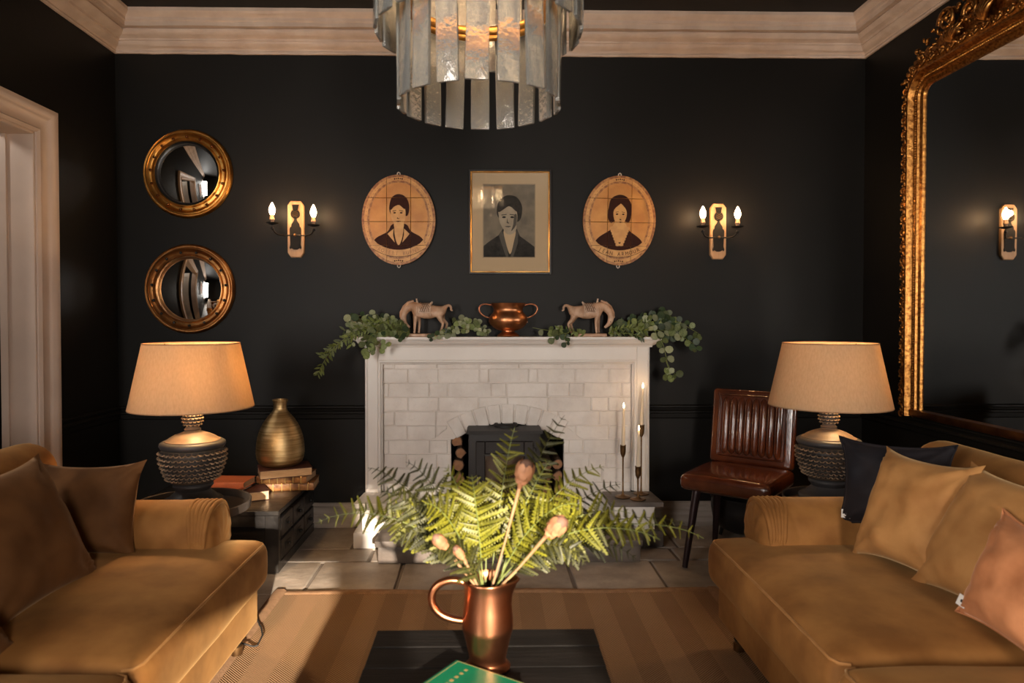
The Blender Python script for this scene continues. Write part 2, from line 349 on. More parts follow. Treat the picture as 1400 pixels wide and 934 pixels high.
def dup(o, parent=None):
    c = o.copy(); COL.objects.link(c); c.parent = parent
    for ch in list(o.children): dup(ch, c)
    return c
def basis(xa, ya, za, o=(0, 0, 0)):
    return Matrix(((xa[0], ya[0], za[0], o[0]), (xa[1], ya[1], za[1], o[1]), (xa[2], ya[2], za[2], o[2]), (0, 0, 0, 1)))
def bez(a, b, c, d, n):
    a, b, c, d = map(Vector, (a, b, c, d)); out = []
    for i in range(n + 1):
        t = i / n; u = 1 - t; out.append(a * u ** 3 + b * 3 * u * u * t + c * 3 * u * t * t + d * t ** 3)
    return out
def nz(v, sc=1, seed=0):
    return noise.noise(Vector((v[0] * sc + seed, v[1] * sc - seed * .7, v[2] * sc + seed * 1.3)))
def softbox(x0, x1, y0, y1, z0, z1, r, crown=0, nseg=(10, 10, 4), wob=0, seed=0, sidebulge=0):
    """rounded cushion"""
    hx, hy, hz = (x1 - x0) / 2, (y1 - y0) / 2, (z1 - z0) / 2; c = ((x0 + x1) / 2, (y0 + y1) / 2, (z0 + z1) / 2)
    def ts(h, n):
        e = [-h + r * k for k in (0, .12, .3, .55, 1)]; mid = [(-h + r) + (2 * h - 2 * r) * i / n for i in range(1, n)]
        return e + mid + [-q for q in reversed(e)]
    T = (ts(hx, nseg[0]), ts(hy, nseg[1]), ts(hz, nseg[2])); H = (hx, hy, hz); mb = MB()
    def mp(p):
        inn = [max(-H[i] + r, min(H[i] - r, p[i])) for i in range(3)]; d = Vector([p[i] - inn[i] for i in range(3)])
        q = Vector(inn) + (d.normalized() * r if d.length > 1e-9 else d)
        u, v, ww = q.x / hx, q.y / hy, q.z / hz
        if crown: q.z += crown * (1 if q.z > 0 else -.2) * max(0, 1 - u ** 4) * max(0, 1 - v ** 4) * abs(ww)
        if sidebulge: q.x += sidebulge * u * max(0, 1 - ww * ww); q.y += sidebulge * v * max(0, 1 - ww * ww)
        if wob:
            k = nz((q.x + c[0], q.y + c[1], q.z), 5, seed) * wob; q.z += k * (1 if q.z > 0 else 0); q.x += nz(q, 6, seed + 3) * wob * .5
        return (q.x + c[0], q.y + c[1], q.z + c[2])
    for ax in range(3):
        a, b = [i for i in range(3) if i != ax]
        for sg in (-1, 1):
            A, B = T[a], T[b]; vs = []; fs = []
            for q in B:
                for p in A:
                    P = [0, 0, 0]; P[ax] = sg * H[ax]; P[a] = p; P[b] = q; vs.append(mp(P))
            W = len(A)
            for j in range(len(B) - 1):
                for i in range(W - 1): fs.append((j * W + i, j * W + i + 1, (j + 1) * W + i + 1, (j + 1) * W + i))
            mb.add(vs, fs)
    return mb
MT['plate'] = mat('matt_black_iron_plate', (.010, .009, .008), .6, spec=.2)
MT['legmat'] = mat('plum_black_steel', (.030, .016, .018), .32, .3)
# ------------------------------------------------------------------ room shell
WL, WR, WB, WF, CZ = -2.13, 2.182, 3.98, -2.4, 2.91
# floor: grout bed and separate flags laid in courses
fl = struct('floor', MB().box(WL - .1, WR + .1, WF - .1, WB + .1, -.12, -.012), 'grout')
rng = random.Random(3)
courses = [(3.99, 3.59), (3.585, 3.40), (3.40, 3.0)]
y = 3.0
while y > WF: courses.append((y, max(WF, y - .46))); y -= .46
fixed = {1: [-2.13, -1.40, -.60, .30, .95, 1.6, 2.182], 2: [-2.13, -1.45, -.82, -.42, .385, .80, 1.45, 2.182], 0: [-2.13, -1.2, -.72, .2, 1.0, 1.75, 2.182]}
for ci, (ya, yb) in enumerate(courses):
    if ci in fixed: xs = fixed[ci]
    else:
        xs = [WL]
        while xs[-1] < WR - .75: xs.append(xs[-1] + rng.uniform(.45, .8))
        xs.append(WR)
    for a, b in zip(xs, xs[1:]):
        mb = MB(); t = rng.uniform(-.003, .0); g = .0055
        p = [(a + g + rng.uniform(0, .006), yb + g), (b - g - rng.uniform(0, .006), yb + g + rng.uniform(0, .005)), (b - g - rng.uniform(0, .01), ya - g), (a + g, ya - g)]
        cx = (a + b) / 2; cy = (ya + yb) / 2; n = 4
        ins = [(x + (cx - x) * .012, q + (cy - q) * .018) for x, q in p]
        mb.add([(x, q, -.02) for x, q in p] + [(x, q, t - .004) for x, q in p] + [(x, q, t) for x, q in ins],
               [(8, 9, 10, 11)] + [(k * 4 + i, k * 4 + (i + 1) % 4, (k + 1) * 4 + (i + 1) % 4, (k + 1) * 4 + i) for k in range(2) for i in range(4)])
        struct('flagstone', mb, 'stone', fl)
struct('ceiling', MB().box(WL - .1, WR + .1, WF - .1, WB + .1, CZ, CZ + .1), 'ceil')
# back wall with firebox opening
OX0, OX1, OZ = -.22, .425, .66
w = MB()
w.box(WL, OX0, WB, WB + .1, 0, CZ); w.box(OX1, WR, WB, WB + .1, 0, CZ); w.box(OX0, OX1, WB, WB + .1, OZ, CZ)
struct('wall_back', w, 'wall')
w = MB(); w.box(OX0 - .02, OX0, 3.9, 4.36, 0, OZ + .02); w.box(OX1, OX1 + .02, 3.9, 4.36, 0, OZ + .02); w.box(OX0, OX1, 4.34, 4.36, 0, OZ + .02); w.box(OX0, OX1, WB, 4.36, OZ, OZ + .02); w.box(OX0, OX1, 3.86, 4.34, -.02, .105)
struct('trim_4', w, 'soot', label='sooty recess behind the stove')
struct('wall_right', MB().box(WR, WR + .1, WF, WB, 0, CZ), 'wall')
# left wall: doorway (Y 2.30..3.25, to z 2.09) and window behind the camera
DY0, DY1, DZ = 2.30, 3.262, 2.075
w = MB()
w.box(WL - .1, WL, DY1, WB, 0, CZ); w.box(WL - .1, WL, DY0, DY1, DZ, CZ); w.box(WL - .1, WL, -.4, DY0, 0, CZ)
w.box(WL - .1, WL, -1.6, -.4, 0, .65); w.box(WL - .1, WL, -1.6, -.4, 2.25, CZ); w.box(WL - .1, WL, WF, -1.6, 0, CZ)
struct('wall_left', w, 'wall')
# rear wall with a window, and unseen openings added to place sun patches
w = MB()
w.box(WL, .04, WF - .1, WF, 0, CZ); w.box(1.17, WR, WF - .1, WF, 0, CZ); w.box(.04, 1.17, WF - .1, WF, 1.86, CZ); w.box(.04, .60, WF - .1, WF, 1.49, 1.60); w.box(.04, .15, WF - .1, WF, 1.60, 1.86); w.box(.29, .60, WF - .1, WF, 1.60, 1.86); w.box(.04, 1.17, WF - .1, WF, 0, .60); w.box(.60, .62, WF - .1, WF, .60, 1.86)
struct('wall_front', w, 'wall')
def sash(name, x0, x1, z0, z1, M):
    f = MB()
    e = .05 if x1 - x0 > .3 else .008
    for a in ((x0, x0 + e), (x1 - e, x1)): f.mb(MB().box(a[0], a[1], -.03, .03, z0, z1, .004), M)
    for a in (((z0, z0 + .06), (z1 - .05, z1), ((z0 + z1) / 2 - .02, (z0 + z1) / 2 + .02)) if e > .02 else ((z0, z0 + .01), (z1 - .01, z1))): f.mb(MB().box(x0 + e, x1 - e, -.03, .03, a[0], a[1], .004), M)
    o = struct(name, f, 'white'); p = MB(); p.mb(MB().box(x0 + e, x1 - e, -.003, .003, z0 + e, z1 - e), M)
    struct('pane', p, 'pane', o); a = MB()
    for q in ((x0 - .1, x0, z0 - .1, z1 + .1), (x1, x1 + .1, z0 - .1, z1 + .1), (x0, x1, z1, z1 + .1), (x0, x1, z0 - .1, z0)): a.mb(MB().box(q[0], q[1], .05, .075, q[2], q[3], .006), M)
    struct('window_architrave', a, 'trim', o)
sash('window_1', .62, 1.17, .60, 1.86, Matrix.Translation((0, WF - .05, 0)))
sash('window_2', -1.6, -.4, .65, 2.25, basis((0, 1, 0), (1, 0, 0), (0, 0, 1), (WL - .05, 0, 0)))
# cornice: profile (distance from wall, height), mitred round the room
prof = [(0, 2.712), (.010, 2.712), (.013, 2.722), (.010, 2.731), (.016, 2.738), (.034, 2.745), (.046, 2.757), (.050, 2.768), (.056, 2.769), (.056, 2.779), (.066, 2.784), (.084, 2.790), (.096, 2.803), (.099, 2.811),
        (.088, 2.813), (.088, 2.822), (.118, 2.824), (.118, 2.846), (.121, 2.849), (.126, 2.853), (.126, 2.868), (.132, 2.874), (.147, 2.882), (.155, 2.892), (.155, 2.912), (0, 2.912)]
def cornice(name, a, b, inward, along):
    mb = MB(); n = len(prof); NS = 60; vs = []
    for i in range(NS + 1):
        t = i / NS
        for k, (d, z) in enumerate(prof):
            s = (a + d * 1) + ((b - d) - (a + d)) * t
            wv = .0035 if 0 < i < NS and 0 < k < n - 1 else 0
            dd = d + wv * nz((s * 7, k * .9, inward[0] * 3)); zz = z + wv * nz((s * 5, k * .7, 4 + inward[1] * 2)) + (0 if k > 3 or i in (0, NS) else .004 * nz((s * 16, 2, 9)))
            if along == 'x': vs.append((s, inward[0] + inward[1] * dd, zz))
            else: vs.append((inward[0] + inward[1] * dd, s, zz))
    fs = [(i * n + k, i * n + (k + 1) % n, (i + 1) * n + (k + 1) % n, (i + 1) * n + k) for i in range(NS) for k in range(n)]
    mb.add(vs, fs); struct(name, mb, 'plaster', smooth=28)
cornice('trim_1', WL, WR, (WB, -1), 'x'); cornice('trim_2', WF, WB, (WL, 1), 'y'); cornice('trim_3', WF, WB, (WR, -1), 'y')
# dado rail
rp = [(0, .705), (.020, .705), (.026, .700), (.026, .692), (.016, .686), (.014, .676), (.022, .668), (.022, .660), (.012, .654), (.010, .630), (.004, .624), (0, .624)]
def rail(name, a, b, base, sg, along, pr, m):
    mb = MB(); n = len(pr); vs = []
    for s in (a, b):
        for d, z in pr: vs.append((s, base + sg * d, z) if along == 'x' else (base + sg * d, s, z))
    mb.add(vs, [(k, (k + 1) % n, n + (k + 1) % n, n + k) for k in range(n)] + [tuple(range(n)), tuple(range(n, 2 * n))])
    return struct(name, mb, m, smooth=25)
rail('trim_5', WL + .02, -.695, WB, -1, 'x', rp, 'wall'); rail('trim_6', .898, WR - .02, WB, -1, 'x', rp, 'wall')
rail('trim_7', -1.0, WB, WR, -1, 'y', rp, 'wall'); rail('trim_8', 3.40, WB, WL, 1, 'y', rp, 'wall')
sk = [(0, .14), (.008, .14), (.012, .132), (.014, .122), (.020, .118), (.024, .108), (.024, 0), (0, 0)]
rail('baseboard_back_left', WL + .025, -.695, WB, -1, 'x', sk, 'skirt'); rail('baseboard_back_right', .898, WR - .025, WB, -1, 'x', sk, 'skirt')
rail('baseboard_right', WF, WB, WR, -1, 'y', sk, 'wall'); rail('baseboard_left', 3.40, WB, WL, 1, 'y', sk, 'wall')
# doorway in the left wall: architrave swept round, deep jamb, open panelled door in the hall
ap = [(0, 0), (0, .018), (.016, .026), (.022, .020), (.040, .016), (.062, .020), (.078, .030), (.092, .040), (.108, .046), (.122, .044), (.126, .034), (.126, 0)]   # (outward from opening, proud of wall)
def arch_side(pts):
    mb = MB(); n = len(ap); vs = []
    for (yy, zz, oy, oz) in pts:
        for (u, d) in ap: vs.append((WL + d, yy + oy * u, zz + oz * u))
    fs = [(i * n + k, i * n + (k + 1) % n, (i + 1) * n + (k + 1) % n, (i + 1) * n + k) for i in range(len(pts) - 1) for k in range(n)]
    return mb.add(vs, fs)
dr = struct('door_1', arch_side([(DY1, 0, 1, 0), (DY1, DZ, 1, 1), (DY0, DZ, -1, 1), (DY0, 0, -1, 0)]), 'trim', smooth=30, label='cream moulded architrave of the doorway')
j = MB(); j.box(WL - .155, WL + .010, DY1 - .012, DY1 + .02, 0, DZ, .003); j.box(WL - .155, WL + .010, DY0 - .02, DY0 + .012, 0, DZ, .003); j.box(WL - .155, WL + .010, DY0, DY1, DZ - .012, DZ + .02, .003)
j.box(WL - .13, WL - .11, DY1 - .024, DY1 - .010, 0, DZ)
struct('jamb', j, 'trim', dr)
h = MB(); h.box(WL - 1.5, WL - .1, 4.3, 4.35, 0, CZ); h.box(WL - 1.5, WL - 1.45, 1.0, 4.3, 0, CZ); h.box(WL - 1.5, WL - .1, .95, 1.0, 0, CZ); h.box(WL - 1.5, WL, .95, 4.35, CZ, CZ + .05); h.box(WL - 1.5, WL - .1, .95, 4.35, -.1, -.0)
h.box(WL - .12, WL - .1, DY1 + .1, 4.3, 0, CZ); h.box(WL - .12, WL - .1, 1.0, DY0 - .1, 0, CZ)
struct('wall_hall', h, 'wall')
light('hall_fill_light', 'POINT', (WL - .8, 2.6, 2.5), 14, (1, .9, .8), shadow_soft_size=.15)  # added fill for the unseen hall and door, no lamp known there
# door leaf, hinged on the near jamb and folded back against the hall side, panelled
L = struct('door_2', (lambda m: m)(MB().box(0, .90, -.02, .02, 0, 2.05, .003)), 'door', label='open cream panelled door'); L.location = (WL - .26, DY0 + .02, .005); L.rotation_euler = (0, 0, R(172))
for (a, b, c, d) in ((.11, .42, .15, .85), (.48, .79, .15, .85), (.11, .42, 1.0, 1.9), (.48, .79, 1.0, 1.9)):
    m = MB()
    for sgn in (-1, 1):
        m.box(a, b, sgn * .02 - .006, sgn * .02 + .006, c, c + .03); m.box(a, b, sgn * .02 - .006, sgn * .02 + .006, d - .03, d); m.box(a, a + .03, sgn * .02 - .006, sgn * .02 + .006, c, d); m.box(b - .03, b, sgn * .02 - .006, sgn * .02 + .006, c, d)
    struct('door_panel', m, 'door', L)
struct('door_handle', MB().ball((.84, .06, .95), .028).tube([(.84, .02, .95), (.84, .06, .95)], .01), 'brass', L, smooth=40)
# framed poster on the left wall nearer the windows (seen only in the round mirrors)
pw = thing('framed_poster', 'framed print with red shapes on the left wall, seen in the upper round mirror', 'picture', (WL + .002, .9, 1.55))
m = MB(); m.box(WL + .001, WL + .03, .55, .60, 1.15, 1.95); m.box(WL + .001, WL + .03, 1.20, 1.25, 1.15, 1.95); m.box(WL + .001, WL + .03, .60, 1.20, 1.15, 1.20); m.box(WL + .001, WL + .03, .60, 1.20, 1.90, 1.95)
part('frame', m, 'white', pw); part('mount', MB().box(WL + .002, WL + .012, .60, 1.20, 1.20, 1.90), 'mount', pw); part('print', MB().box(WL + .012, WL + .014, .72, 1.08, 1.35, 1.78), 'artred', pw)

# ------------------------------------------------------------------ fireplace
FC = .103
fp = thing('fireplace_surround', 'white painted wooden fireplace surround with moulded mantel shelf on the back wall', 'fireplace', (FC, 3.9, 0))
for sg in (-1, 1):
    x0, x1 = sorted((FC + sg * .795, FC + sg * .722))
    p = MB().box(x0, x1, 3.83, 3.979, .232, 1.055, .004)
    q0, q1 = sorted((FC + sg * .787, FC + sg * .779)); p.box(q0, q1, 3.826, 3.832, .26, 1.04, .002)
    part('pilaster', p, 'white', fp)
    m = MB(); m.tube([(FC + sg * .716, 3.842, .236), (FC + sg * .716, 3.842, .972)], .010, 8); m.tube([(FC + sg * .704, 3.850, .236), (FC + sg * .704, 3.850, .965)], .006, 8)
    x0, x1 = sorted((FC + sg * .724, FC + sg * .700)); m.box(x0, x1, 3.85, 3.90, .236, .97)
    part('inner_moulding', m, 'white', fp, smooth=50)
part('frieze', MB().box(FC - .722, FC + .722, 3.832, 3.979, .972, 1.056, .003), 'white', fp)
m = MB(); m.tube([(FC - .72, 3.842, .966), (FC + .72, 3.842, .966)], .010, 8); m.tube([(FC - .71, 3.85, .955), (FC + .71, 3.85, .955)], .006, 8); m.box(FC - .72, FC + .72, 3.85, 3.90, .948, .975)
part('inner_moulding', m, 'white', fp, smooth=50)
# shelf: stepped profile with returns
sp = [(0.0, 1.046), (.012, 1.046), (.016, 1.056), (.030, 1.062), (.042, 1.072), (.048, 1.082), (.060, 1.084), (.066, 1.092), (.066, 1.104), (0, 1.104)]
vs = []; n = len(sp)
for (px, ox, oy) in ((FC - .795, -1, 0), (FC - .795, -1, -1), (FC + .795, 1, -1), (FC + .795, 1, 0)):
    for d, z in sp: vs.append((px + ox * d * .8, (3.83 if oy else 3.979) + oy * d, z))
m = MB().add(vs, [(i * n + k, i * n + (k + 1) % n, (i + 1) * n + (k + 1) % n, (i + 1) * n + k) for i in range(3) for k in range(n)])
m.box(FC - .793, FC + .793, 3.835, 3.979, 1.06, 1.1035)
part('mantel_shelf', m, 'white', fp, smooth=25)

# painted brickwork with a segmental arch; every brick and voussoir its own piece
AZ, RO, RI, HW = .081, .643, .533, .318
RMID = (RO + RI) / 2 + .02
cb = thing('brick_fireplace', 'white painted brick chimney breast with an arched opening inside the surround', 'brickwork', (FC, 3.9, 0))
def zc(x, r=RMID): return AZ + sqrt(max(0, r * r - (x - FC) ** 2)) if abs(x - FC) < r else -1
SPR = .517
back = MB()
XA, XB = FC - .70, FC + .70
N = 40; xs = [XA] + [FC - HW + 2 * HW * i / N for i in range(N + 1)] + [XB]
def hole(x): return AZ + sqrt(RI * RI - min(RI, abs(x - FC)) ** 2) if abs(x - FC) < HW - 1e-6 else (SPR)
back.box(XA, FC - HW - .003, 3.8755, 3.93, .10, .955); back.box(FC + HW + .003, XB, 3.8755, 3.93, .10, .955)
for i in range(N):
    a, b = FC - HW - .003 + (2 * HW + .006) * i / N, FC - HW - .003 + (2 * HW + .006) * (i + 1) / N
    back.prism([(a, hole(a) + .006), (b, hole(b) + .006), (b, .955), (a, .955)], 3.8755, 3.96)
part('mortar', back, 'mortar', cb, smooth=0)
rng = random.Random(11); COURSE = .0803; zt = .922
rows = [(.926, .955)] + [(zt - COURSE * (k + 1) + .004, zt - COURSE * k - .001) for k in range(0, 10)]
pats = [[.062, .234, .234, .235, .24, .235, .24, .24], [.138, .165, .228, .052, .226, .05, .224, .19, .19, .2],
        [.03, .23, .10, .24, .085, .235, .12, .08, .21, .13, .2], [.135, .165, .235, .16, .235, .235, .1, .235, .2]]
for ri, (z0, z1) in enumerate(rows):
    x = XA + .002; pat = pats[ri % 4]; k = 0
    while x < XB - .03:
        L_ = pat[k % len(pat)] * rng.uniform(.96, 1.04); k += 1
        a, b = x, min(x + L_ - .004, XB - .002); x += L_
        if XB - b < .035: b = XB - .002; x = XB
        segs = []
        if z1 <= SPR + .005:
            for (p, q) in ((a, min(b, FC - HW)), (max(a, FC + HW), b)):
                if q - p > .02: segs.append([(p, z0), (q, z0), (q, z1), (p, z1)])
        else:
            nn = 8; pts = []
            xx = [a + (b - a) * i / nn for i in range(nn + 1)]
            low = [(q, max(z0, zc(q))) for q in xx]
            run = []
            for q, lz in low + [(b, 99)]:
                if lz < z1 - .006: run.append((q, lz))
                else:
                    if len(run) >= 2 and run[-1][0] - run[0][0] > .02:
                        simp = run if any(abs(r[1] - z0) > 1e-4 for r in run) else [run[0], run[-1]]
                        segs.append(simp + [(run[-1][0], z1), (run[0][0], z1)])
                    run = []
        for sgm in segs:
            jt = rng.uniform(-.0022, .0022); o = part('brick', MB().prism(sgm, 3.869 + jt, 3.89, .0035), 'brick', cb, smooth=0)
NV = 9; th0 = math.asin(.348 / RO)
for i in range(NV):
    a0 = -th0 + 2 * th0 * i / NV + .006; a1 = -th0 + 2 * th0 * (i + 1) / NV - .006
    P = lambda r, a: (FC + r * sin(a), AZ + r * cos(a))
    p = [P(RI, a0), P(RI, a1), P(RO, a1 - .001), P(RO, (a0 + a1) / 2), P(RO, a0 + .001)]
    part('voussoir', MB().prism(p, 3.863 + rng.uniform(-.002, .002), 3.97, .004), 'brick', cb, smooth=0)

# hearth: low slab, two side plinths with caps
he = thing('hearth', 'raised stone hearth with two side plinths in front of the brick fireplace', 'hearth', (FC, 3.6, 0))
m = MB().box(FC - .652, FC + .645, 3.365, 3.868, .001, .085, .006); part('hearth_base', m, 'slate', he)
m = MB(); xs = [FC - .667, FC - .24, FC + .22, FC + .655]
for a, b in zip(xs, xs[1:]): part('hearth_slab', MB().box(a + .003, b - .003, 3.345, 3.868, .085, .117, .006), 'slate', he)
for sg, capm in ((-1, 'white'), (1, 'slate')):
    P = lambda v: FC + sg * v
    outer, inner = .775, .55
    x0, x1 = sorted((P(outer + .0), P(.66))); x2, x3 = sorted((P(.815), P(.66)))
    part('plinth_foot', MB().box(x2, x3, 3.585, 3.829, .001, .085, .005), 'white' if sg < 0 else 'slate', he)
    # pier of painted bricks with splayed inner cheek
    poly = [(P(.775), 3.62), (P(.775), 3.829), (P(.53), 3.829), (P(.53), 3.80), (P(.56), 3.62)]
    lo = .118
    for k in range(1):
        vs = [(x, yy, z) for z in (.118, .212) for x, yy in poly]; part('plinth_block', MB().add(vs, [tuple(range(5)), tuple(range(5, 10))] + [(i, (i + 1) % 5, 5 + (i + 1) % 5, 5 + i) for i in range(5)]), 'brick', he, smooth=0)
        vs = [(x, yy, z) for z in (.085, .118) for x, yy in [(P(.775), 3.62), (P(.775), 3.829), (P(.665), 3.829), (P(.665), 3.62)]]; part('plinth_block', MB().add(vs, [(0, 1, 2, 3), (4, 5, 6, 7)] + [(i, (i + 1) % 4, 4 + (i + 1) % 4, 4 + i) for i in range(4)]), 'brick', he, smooth=0)
    poly = [(P(.815), 3.59), (P(.80), 3.826), (P(.53), 3.826), (P(.535), 3.59)]
    vs = [(x, yy, z) for z in (.212, .236) for x, yy in poly]
    part('plinth_cap', MB().add(vs, [(0, 1, 2, 3), (4, 5, 6, 7)] + [(i, (i + 1) % 4, 4 + (i + 1) % 4, 4 + i) for i in range(4)]), capm, he, smooth=0)

# ------------------------------------------------------------------ stove
SX, SY0, SY1 = .082, 3.70, 3.98
st = thing('wood_stove', 'black cast iron wood burning stove standing in the arched brick opening', 'stove', (SX, 3.84, .12))
b = MB(); b.box(SX - .195, SX + .195, SY0, SY1, .175, .585, .006); part('body', b, 'iron', st)
b = MB(); b.prism([(SX - .205, .586), (SX + .205, .586), (SX + .205, .596), (SX + .198, .603), (SX - .198, .603), (SX - .205, .596)], SY0 - .03, SY1); part('top_plate', b, 'iron', st)
part('flue_collar', MB().lathe([(.068, .600), (.068, .612), (.062, .620), (.052, .620), (.050, .606)], 32, (SX + .01, 3.84, 0)), 'iron', st)
d = MB(); X0, X1, Z0, Z1 = SX - .155, SX + .155, .195, .545
for q in ((X0, X0 + .05, Z0, Z1), (X1 - .05, X1, Z0, Z1), (X0 + .05, X1 - .05, Z1 - .068, Z1), (X0 + .05, X1 - .05, Z0, Z0 + .05)): d.box(q[0], q[1], SY0 - .022, SY0, q[2], q[3], .004)
dd = part('door', d, 'iron', st)
part('stove_glass', MB().box(X0 + .045, X1 - .045, SY0 - .010, SY0 - .004, Z0 + .045, Z1 - .063), 'glass_dark', dd)
part('door_handle', MB().tube([(X0 + .015, SY0 - .02, .36), (X0 + .015, SY0 - .05, .36), (X0 + .015, SY0 - .05, .30)], .008, 8), 'chrome', dd)
part('hinge', MB().box(X1 - .002, X1 + .012, SY0 - .02, SY0, .47, .51, .002), 'iron', dd); part('hinge', MB().box(X1 - .002, X1 + .012, SY0 - .02, SY0, .23, .27, .002), 'iron', dd)
part('door_trim', MB().box(X0 + .045, X1 - .045, SY0 - .026, SY0 - .021, Z1 - .078, Z1 - .068), 'black', dd)
for sx in (-1, 1):
    for yy in (SY0 + .03, SY1 - .04):
        part('leg', MB().lathe([(.022, 0), (.016, .01), (.013, .04), (.022, .058)], 12, (SX + sx * .16, yy, .118)), 'iron', st)
rng = random.Random(5)
logs = [(-.172, .150), (-.178, .222), (-.172, .296), (-.180, .368), (-.166, .440), (-.184, .512), (.325, .155), (.393, .165), (.328, .226), (.393, .236), (.326, .297), (.392, .307), (.330, .368), (.390, .378)]
for k, (x, z) in enumerate(logs):
    r0 = .034 if x < 0 else .031
    offs = [rng.uniform(.78, 1.1) for _ in range(9)]
    pts = [(x + r0 * offs[i] * cos(2 * pi * i / 9), z + r0 * offs[i] * sin(2 * pi * i / 9)) for i in range(9)]
    yf = 3.885 + rng.uniform(0, .03)
    side = 'left' if x < 0 else 'right'
    nm = ['bottom', 'second', 'third', 'fourth', 'fifth', 'topmost'][k] if k < 6 else ['bottom', 'second', 'third', 'topmost'][(k - 6) // 2]
    lab = f'split log with pale cut end left of the stove, {nm} of its stack' if k < 6 else f'split log right of the stove, {nm} of the column beside the ' + ('stove' if k % 2 == 0 else 'brick jamb')
    t = single('log', MB().prism(pts, yf, 4.25, 0), 'bark', lab, 'log', (x, yf, z), 'logs left of the stove' if x < 0 else 'logs right of the stove', smooth=0)
    cut = [(x + (p - x) * .86, z + (q - z) * .86) for p, q in pts]
    part('cut_end', MB().prism(cut, yf - .004, yf + .01), 'logend', t, smooth=0)
sash('added_sun_opening_1', .04, .60, .60, 1.49, Matrix.Translation((0, WF - .05, 0)))  # opening added behind the camera so sun reaches floor and sofa front
sash('added_sun_opening_2', .15, .29, 1.60, 1.86, Matrix.Translation((0, WF - .05, 0)))  # small opening added to pass sun onto the chest corner
# ------------------------------------------------------------------ wall art
def clip_rect(poly, x0, x1, z0, z1):
    def cl(P, ins, inter):
        out = []
        for i in range(len(P)):
            a, b = P[i - 1], P[i]
            if ins(b):
                if not ins(a): out.append(inter(a, b))
                out.append(b)
            elif ins(a): out.append(inter(a, b))
        return out
    def ix(X): return lambda a, b: (X, a[1] + (b[1] - a[1]) * (X - a[0]) / (b[0] - a[0]))
    def iz(Z): return lambda a, b: (a[0] + (b[0] - a[0]) * (Z - a[1]) / (b[1] - a[1]), Z)
    for ins, it in ((lambda p: p[0] >= x0, ix(x0)), (lambda p: p[0] <= x1, ix(x1)), (lambda p: p[1] >= z0, iz(z0)), (lambda p: p[1] <= z1, iz(z1))):
        poly = cl(poly, ins, it)
        if len(poly) < 3: return []
    return poly
def ell(cx, cz, a, b, n=28, t0=0, t1=2 * pi, full=True):
    return [(cx + a * cos(t0 + (t1 - t0) * i / n), cz + b * sin(t0 + (t1 - t0) * i / n)) for i in range(n if full else n + 1)]
def smooth_poly(P, n=4):
    out = []; m = len(P)
    for i in range(m):
        p0, p1, p2, p3 = P[i - 1], P[i], P[(i + 1) % m], P[(i + 2) % m]
        for k in range(n):
            t = k / n; f = lambda a, b, c, d: .5 * (2 * b + (c - a) * t + (2 * a - 5 * b + 4 * c - d) * t * t + (3 * b - a - 3 * c + d) * t ** 3)
            out.append((f(p0[0], p1[0], p2[0], p3[0]), f(p0[1], p1[1], p2[1], p3[1])))
    return out
_gl = {}
def glyph(ch):
    if ch not in _gl:
        c = bpy.data.curves.new('g', 'FONT'); c.body = ch; c.size = 1; c.align_x = 'CENTER'; c.resolution_u = 3
        o = bpy.data.objects.new('g', c); COL.objects.link(o); dg = bpy.context.evaluated_depsgraph_get()
        me = o.evaluated_get(dg).to_mesh(); _gl[ch] = ([(v.co.x, v.co.y) for v in me.vertices], [tuple(p.vertices) for p in me.polygons])
        bpy.data.objects.remove(o); bpy.data.curves.remove(c)
    return _gl[ch]
def flat(mb, poly, y):
    mb.add([(x, y, z) for x, z in poly] + [(x, y + .0006, z) for x, z in poly], [tuple(range(len(poly)))] + [(i, (i + 1) % len(poly), len(poly) + (i + 1) % len(poly), len(poly) + i) for i in range(len(poly))])

# plain stand-in sitters: list of (material, polygon) in unit coordinates
MAN = [('D', smooth_poly([(-.70, -.60), (-.62, -.42), (-.30, -.27), (-.16, -.10), (.20, -.10), (.34, -.26), (.62, -.40), (.72, -.60), (.45, -.72), (0, -.78), (-.45, -.72)])),
       ('P', smooth_poly([(-.10, -.14), (.12, -.14), (.10, -.40), (.0, -.58), (-.09, -.40)])),
       ('F', smooth_poly([(-.11, -.05), (.13, -.05), (.12, -.22), (0, -.28), (-.10, -.22)])),
       ('D', smooth_poly([(-.25, .30), (-.18, .50), (0, .58), (.20, .51), (.29, .32), (.26, .12), (.16, .08), (-.16, .10), (-.23, .16)])),
       ('F', smooth_poly([(-.20, .32), (-.05, .36), (.12, .33), (.19, .20), (.17, -.02), (.03, -.14), (-.10, -.10), (-.20, .06)])),
       ('D', smooth_poly([(-.22, .30), (-.10, .42), (.10, .44), (.22, .30), (.16, .24), (.02, .33), (-.12, .29), (-.20, .22)])),
       ('D', ell(-.105, .155, .038, .018, 10)), ('D', ell(.075, .155, .040, .018, 10)), ('D', [(-.16, .20), (-.06, .215), (-.06, .20), (-.16, .185)]), ('D', [(.02, .215), (.13, .20), (.13, .185), (.02, .20)]),
       ('D', [(-.03, .06), (-.045, .02), (.02, .015), (.02, .03), (-.02, .035)]), ('D', smooth_poly([(-.07, -.035), (-.01, -.025), (.06, -.035), (-.01, -.055)], 3)),
       ('P', [(-.13, -.20), (-.30, -.32), (-.10, -.52), (-.15, -.34)]), ('P', [(.15, -.20), (.30, -.32), (.10, -.52), (.15, -.34)])]
